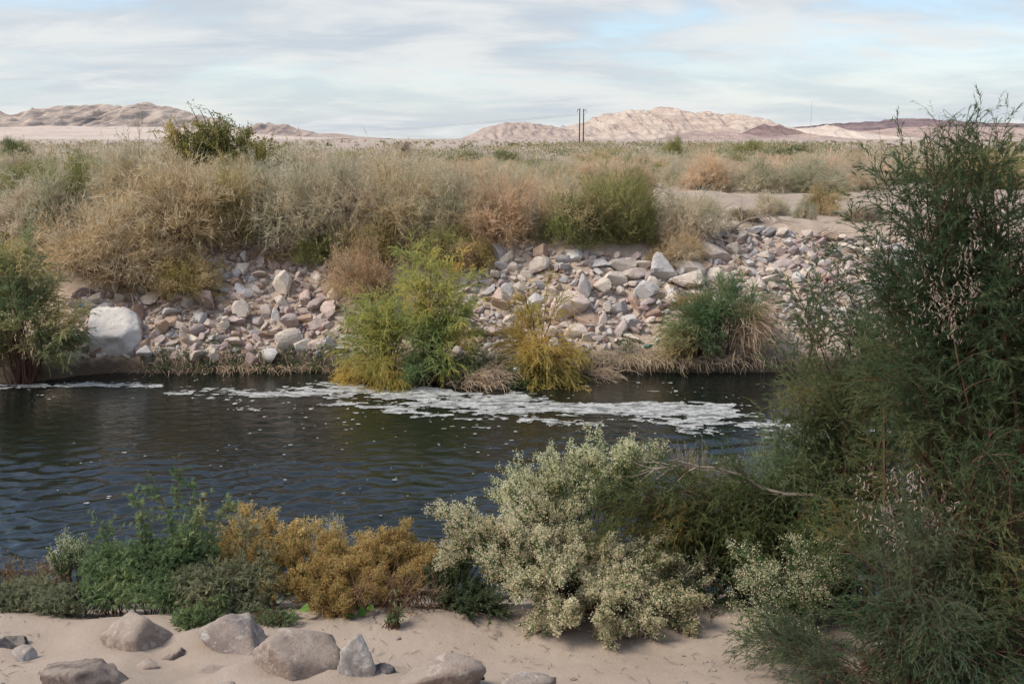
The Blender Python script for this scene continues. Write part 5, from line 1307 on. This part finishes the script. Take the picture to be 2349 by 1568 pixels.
ragweed(near_root(520, 8.35), [W(570, 1200, 8.7), W(600, 1260, 8.6), W(545, 1280, 8.5)], rg, 'dull brownish-green ragweed mass between tall weeds and sand', L_RAGD, 40, [E(480, 1340, 90, 50, 8.3, 0.3), E(570, 1340, 80, 45, 8.4, 0.3), E(530, 1395, 90, 25, 8.1, 0.25)], 2600)
ragweed(near_root(480, 8.05), [W(470, 1380, 8.0), W(500, 1370, 8.0)], rg, 'bright feathery green weed at the sand edge between the two near boulders', L_RAG, 40, [E(455, 1420, 60, 22, 7.95, 0.15)], 500)
ragweed(near_root(110, 8.6), [W(100, 1330, 8.8), W(60, 1350, 8.7)], rg, 'low olive weeds at the picture edge of the near bank', L_RAGD, 40, [E(40, 1365, 90, 25, 8.6, 0.3), E(150, 1375, 80, 25, 8.4, 0.25)], 1800)
ragweed(near_root(640, 7.95), [W(650, 1405, 8.0), W(620, 1410, 8.0)], rg, 'pale green low weeds on the sand edge below the golden bush', L_RAG, 24, [E(630, 1418, 60, 12, 7.95, 0.12)], 380, (0.03, 0.06))
ragweed(near_root(905, 7.9), [W(912, 1395, 7.95)], rg, 'small grey-green sprout on the sand before the rust-brown bush', L_RAG, 24, [E(905, 1412, 22, 10, 7.9, 0.08)], 110, (0.03, 0.06))
# dead brown undergrowth with dry stalks
flowering(near_root(40, 9.0), [E(20, 1345, 60, 25, 9.0, 0.25), E(90, 1340, 50, 25, 9.1, 0.25)], np.random.default_rng(511), 'dead brown low bush at the water by the picture edge', plant_mat('dead_leaf', [(0, (0.14, 0.105, 0.07)), (1, (0.364, 0.259, 0.154))], 0, 0.2), F_BR, n_main=36, n_sh=260, n_lf=4200, n_cl=160, per=6, upright=0.3)
st, cr = Acc(), Acc(); rdk = np.random.default_rng(515)
rt = near_root(910, 8.4)
bb = rt + np.stack([rdk.uniform(-0.42, 0.36, 110), rdk.uniform(-0.25, 0.15, 110), np.zeros(110)], -1); bb[:, 2] = gh(bb[:, 0], bb[:, 1]) - 0.01
tp_ = bb + np.stack([rdk.normal(0.02, 0.13, 110), rdk.normal(-0.03, 0.10, 110), rdk.uniform(0.08, 0.34, 110)], -1)
mid_ = (bb + tp_) / 2 + rdk.normal(size=(110, 3)) * 0.05
tq = np.linspace(0, 1, 6)[None, :, None]; pth = bb[:, None] * (1 - tq) ** 2 + mid_[:, None] * 2 * tq * (1 - tq) + tp_[:, None] * tq ** 2
tubes(st, pth, 0.005, 0.002, 4, rdk.uniform(size=110))
b, _, _ = grow(pth, 500, 0.2, 1, 0.08, 0.25, 0.3, 1.0, 0.2, 4, rdk, 0.2); lift_to_ground(b); tubes(cr, b, 0.0022, 0.001, 3, rdk.uniform(size=500))
finish(rt, 'dead_brush', 'tangle of bare brown stalks at the foot of the rust-brown bush', 'brush', st, cr, plant_mat('brown_stalk', [(0, (0.11, 0.07, 0.045)), (1, (0.27, 0.18, 0.115))], 0, 0), plant_mat('brown_twig', [(0, (0.14, 0.09, 0.06)), (1, (0.33, 0.23, 0.15))], 0, 0), None, 'twigs')
# broad-leaved vine
M_VINE = plant_mat('vine_leaf', [(0, (0.065, 0.195, 0.039)), (0.6, (0.169, 0.338, 0.065)), (1, (0.442, 0.468, 0.091))], 0.1, 0.35)
def vine(spots, label):
    rv = np.random.default_rng(len(label)); p0 = W(spots[0][0], spots[0][1], spots[0][2]); t = None
    root = np.array([p0[0], p0[1], max(gz(p0[0], p0[1]), 0)]); t = thing('vine', label, 'vine', tuple(root))
    st = Acc()
    out_ = np.array([(0, 0), (-0.32, -0.06), (-0.5, 0.22), (-0.34, 0.55), (0, 1.0), (0.34, 0.55), (0.5, 0.22), (0.32, -0.06)])
    for (u, v, y, L) in spots:
        p = W(u, v, y); p[2] = max(p[2], gz(p[0], p[1]) + 0.03)
        c = (root + p) / 2 + np.array([0, 0, 0.08])
        tubes(st, np.stack([root, c, p])[None] - root, 0.004, 0.002, 4)
        ang = rv.uniform(0, 6.28); tilt = rv.uniform(0.2, 0.9)
        V = np.concatenate([out_ - np.array([0, 0.45]), [[0, 0]]]) * L
        V3 = np.stack([V[:, 0], V[:, 1], -0.25 * np.abs(V[:, 0])], -1)
        Mx = np.array(Matrix.Rotation(ang, 3, 'Z') @ Matrix.Rotation(tilt, 3, 'X'))
        T = np.array([[8, i, (i + 1) % 8] for i in range(8)])
        me = mesh_from('leaf', V3 @ Mx.T, T, np.full(9, rv.uniform()), mats=[M_VINE], smooth=True)
        link('leaf', me, t, tuple(p - root))
    link('stem', st.mesh('stem', [M_BARK]), t)
vine([(190, 1350, 8.5, 0.15), (262, 1342, 8.5, 0.16), (250, 1325, 8.55, 0.12), (232, 1320, 8.6, 0.11), (225, 1360, 8.4, 0.10)], 'broad bright green leaves on the near bank left of the ragweed')
vine([(670, 1405, 8.1, 0.11), (700, 1392, 8.1, 0.10), (655, 1410, 8.05, 0.09)], 'broad green leaves beside the pale green low weeds')
vine([(780, 1392, 8.1, 0.10), (800, 1408, 8.05, 0.11), (830, 1400, 8.1, 0.09), (850, 1390, 8.15, 0.08)], 'broad yellowing leaves at the foot of the orange-brown bush')

# ---- tamarisks of the near bank, towards the picture edge
tamarisk(near_root(2190, 7.9), [E(2220, 430, 120, 90, 7.8, 0.6), E(2160, 480, 90, 80, 7.8, 0.4), E(2100, 620, 60, 100, 7.9, 0.4), E(2150, 560, 80, 110, 7.9, 0.5), E(2290, 600, 110, 160, 7.6, 0.7), E(2200, 760, 120, 120, 7.7, 0.6), E(2085, 500, 45, 90, 8.0, 0.3, 4500), E(2320, 410, 90, 80, 7.6, 0.5), E(2270, 400, 90, 45, 7.7, 0.4), E(2180, 900, 150, 100, 7.6, 0.6), E(2400, 700, 120, 250, 7.6, 0.7)],
         np.random.default_rng(701), 'tallest dark tamarisk rising above the horizon at the picture edge', T_DARK, n_main=84, n_br=1600, n_sp=12500, n_nd=330000, Lbr=(0.35, 0.75), Lsp=(0.10, 0.24), Lnd=(0.03, 0.065), w=0.0048, tmin=0.25, droop=0.7, r0=0.018, seeds=[E(2215, 640, 45, 70, 7.1, 0.15), E(2170, 700, 110, 120, 7.15, 0.25), E(2230, 570, 35, 40, 7.2, 0.12)], cs=1.2, spread=0.35)
# bare leggy tops against the sky
tamarisk(near_root(2230, 7.85), [E(2215, 310, 40, 25, 7.8, 0.2), E(2130, 340, 25, 20, 7.9, 0.15), E(2180, 345, 50, 25, 7.8, 0.3), E(2300, 340, 40, 25, 7.7, 0.3), E(2345, 330, 20, 25, 7.7, 0.2)],
         np.random.default_rng(702), 'leggy nearly bare tamarisk whose thin tops stand against the sky', T_OLIVE, n_main=9, n_br=110, n_sp=800, n_nd=11000, Lbr=(0.2, 0.42), Lsp=(0.08, 0.2), droop=1.1, r0=0.026, cs=1.2, spread=0.3, tmin=0.6, up=0.15)
tamarisk(near_root(1930, 9.1), [E(1870, 690, 55, 70, 9.2, 0.4), E(1930, 640, 60, 60, 9.3, 0.4), E(1980, 760, 80, 90, 9.1, 0.5), E(1850, 800, 60, 70, 9.2, 0.4), E(2060, 840, 80, 110, 8.9, 0.5), E(1900, 900, 110, 80, 9.0, 0.5), E(2020, 640, 40, 60, 9.2, 0.3), E(1960, 960, 120, 80, 8.8, 0.5), E(1860, 1000, 80, 70, 8.9, 0.4), E(2060, 1000, 90, 90, 8.5, 0.4), E(2010, 860, 80, 80, 8.9, 0.4)],
         np.random.default_rng(703), 'airy thin-branched tamarisk letting the rubble show through beside the tallest one', T_MID, n_main=56, n_br=900, n_sp=6200, n_nd=165000, Lbr=(0.3, 0.65), Lsp=(0.10, 0.24), tmin=0.12, droop=0.6, r0=0.012, cs=1.5, spread=0.4, w=0.0052, amt=0.6)
# arching olive one with the dead limb
dl = Acc()
limb = np.stack([W(1905, 1150, 8.6), W(1860, 1135, 8.65), W(1800, 1133, 8.7), W(1750, 1120, 8.75), W(1700, 1090, 8.8), W(1640, 1072, 8.8), W(1560, 1068, 8.85), W(1500, 1075, 8.9)])
tubes(dl, limb[None], 0.022, 0.006, 6, 0.4)
rdl = np.random.default_rng(9)
sub, _, _ = grow(limb[None], 26, 0.25, 1.0, 0.25, 0.7, 0.3, 0.9, 0.1, 6, rdl, 0.12); tubes(dl, sub, 0.007, 0.002, 4, rdl.uniform(size=26))
tamarisk(near_root(1830, 8.9), [E(1450, 1130, 90, 45, 8.8, 0.35), E(1420, 1150, 75, 60, 8.75, 0.3), E(1440, 1220, 70, 60, 8.65, 0.3), E(1520, 1250, 80, 60, 8.6, 0.3), E(1560, 1120, 90, 50, 8.85, 0.4), E(1480, 1210, 80, 60, 8.7, 0.35), E(1600, 1200, 90, 60, 8.7, 0.4), E(1700, 1160, 100, 70, 8.8, 0.4), E(1560, 1290, 70, 60, 8.5, 0.3), E(1680, 1260, 80, 60, 8.6, 0.35), E(1790, 1200, 90, 80, 8.7, 0.4), E(1880, 1270, 80, 80, 8.3, 0.35), E(1930, 1180, 80, 70, 8.3, 0.35), E(1850, 1350, 60, 40, 8.2, 0.3)],
         np.random.default_rng(704), 'arching olive tamarisk with a bare dead limb behind the white-flowered bush', T_OLIVE, n_main=84, n_br=1050, n_sp=7200, n_nd=200000, Lbr=(0.3, 0.6), Lsp=(0.10, 0.24), w=0.0050, tmin=0.1, droop=1.0, r0=0.02, cs=1.3, spread=0.3, extra=(('dead_limb', dl, [M_DEADWOOD]),), amt=0.65)
tamarisk(near_root(1720, 9.25), [E(1780, 1080, 60, 50, 9.1, 0.3), E(1830, 1040, 50, 70, 9.2, 0.3), E(1760, 1150, 50, 40, 9.0, 0.3)], np.random.default_rng(708), 'small rusty-orange flecked tamarisk above the dead limb', T_LEFT, n_main=26, n_br=240, n_sp=1400, n_nd=36000, Lbr=(0.2, 0.45), droop=0.9, r0=0.014, cs=2.0)
st, cr = Acc(), Acc(); rgz = np.random.default_rng(520)
rt = near_root(1590, 9.5); pth = mains(rt, targets([E(1590, 1040, 70, 35, 9.4, 0.25), E(1680, 1050, 50, 25, 9.4, 0.2)], 90, rgz, 0.5), 6, rgz, 0.2, 0.2)
tubes(st, pth, 0.003, 0.0015, 3, rgz.uniform(size=90)); i = rgz.integers(0, 90, 2600); p, d = along(pth, i, 0.7 + 0.3 * rgz.uniform(size=2600))
needles(cr, p, nrm(d + rgz.normal(size=d.shape) * 0.5 + np.array([0, 0, -0.4])), rgz.uniform(0.02, 0.05, 2600), 0.004, rgz, rgz.uniform(size=2600))
finish(rt, 'dry_grass_tuft', 'pinkish dry seeded grass standing at the water above the olive tamarisk', 'grass', st, cr, M_STRAW, M_SEED, None, 'seed_heads')
tamarisk(near_root(2200, 7.0), [E(2050, 1150, 110, 110, 7.2, 0.5), E(2180, 1080, 130, 100, 7.1, 0.5), E(2300, 1050, 120, 150, 6.9, 0.6), E(2130, 1290, 130, 100, 6.9, 0.5), E(2270, 1280, 120, 130, 6.6, 0.5), E(2000, 1250, 60, 80, 7.2, 0.3), E(2230, 1430, 140, 90, 6.4, 0.45), E(2090, 1420, 80, 60, 6.6, 0.35), E(2380, 1300, 120, 200, 6.5, 0.5), E(2000, 1420, 60, 45, 7.0, 0.3), E(2070, 1490, 80, 50, 6.6, 0.3), E(2200, 1530, 120, 50, 6.2, 0.35), E(1960, 1350, 50, 60, 7.3, 0.3), E(1910, 1380, 50, 50, 7.5, 0.25), E(1900, 1440, 50, 35, 7.2, 0.2)],
         np.random.default_rng(705), 'dense dark blue-green tamarisk drooping to the sand at the bottom corner', T_DARK, n_main=80, n_br=1100, n_sp=7600, n_nd=210000, Lbr=(0.3, 0.6), Lsp=(0.09, 0.20), Lnd=(0.018, 0.04), w=0.0046, tmin=0.04, droop=0.9, r0=0.022, cs=1.4, spread=0.35, seeds=[E(2080, 1150, 120, 110, 6.7, 0.2)])
tamarisk(near_root(2080, 6.6), [E(2060, 1330, 40, 60, 6.5, 0.25), E(2100, 1250, 50, 60, 6.6, 0.25), E(2120, 1380, 60, 50, 6.3, 0.25), E(2160, 1450, 50, 50, 6.1, 0.25)],
         np.random.default_rng(706), 'pale blue-green tamarisk sprays hanging in front of the dense dark one', T_BLUE, n_main=26, n_br=260, n_sp=1900, n_nd=60000, tmin=0.1, Lbr=(0.25, 0.5), Lsp=(0.08, 0.18), Lnd=(0.016, 0.036), w=0.003, droop=1.1, r0=0.012, cs=1.4)
lowr = near_root(2010, 6.45)
tamarisk(lowr, [E(1740, 1440, 50, 28, 7.0, 0.15), E(1800, 1470, 60, 28, 6.85, 0.15), E(1870, 1510, 70, 30, 6.65, 0.2), E(1950, 1545, 70, 25, 6.5, 0.2), E(1700, 1455, 25, 18, 7.05, 0.1)],
         np.random.default_rng(707), 'low blue-green tamarisk branch sprawling out over the sand', T_BLUE, n_main=22, n_br=190, n_sp=1300, n_nd=40000, Lbr=(0.15, 0.35), Lsp=(0.08, 0.18), Lnd=(0.016, 0.036), w=0.003, droop=0.4, r0=0.010, cs=1.8, up=0.10)
print('plant tris', sum(TRIS.values()))
print('mesh tris', sum(sum(len(p.vertices) - 2 for p in me.polygons) if len(me.polygons) < 1000 else len(me.polygons) * (len(me.polygons[0].vertices) - 2) for me in bpy.data.meshes))
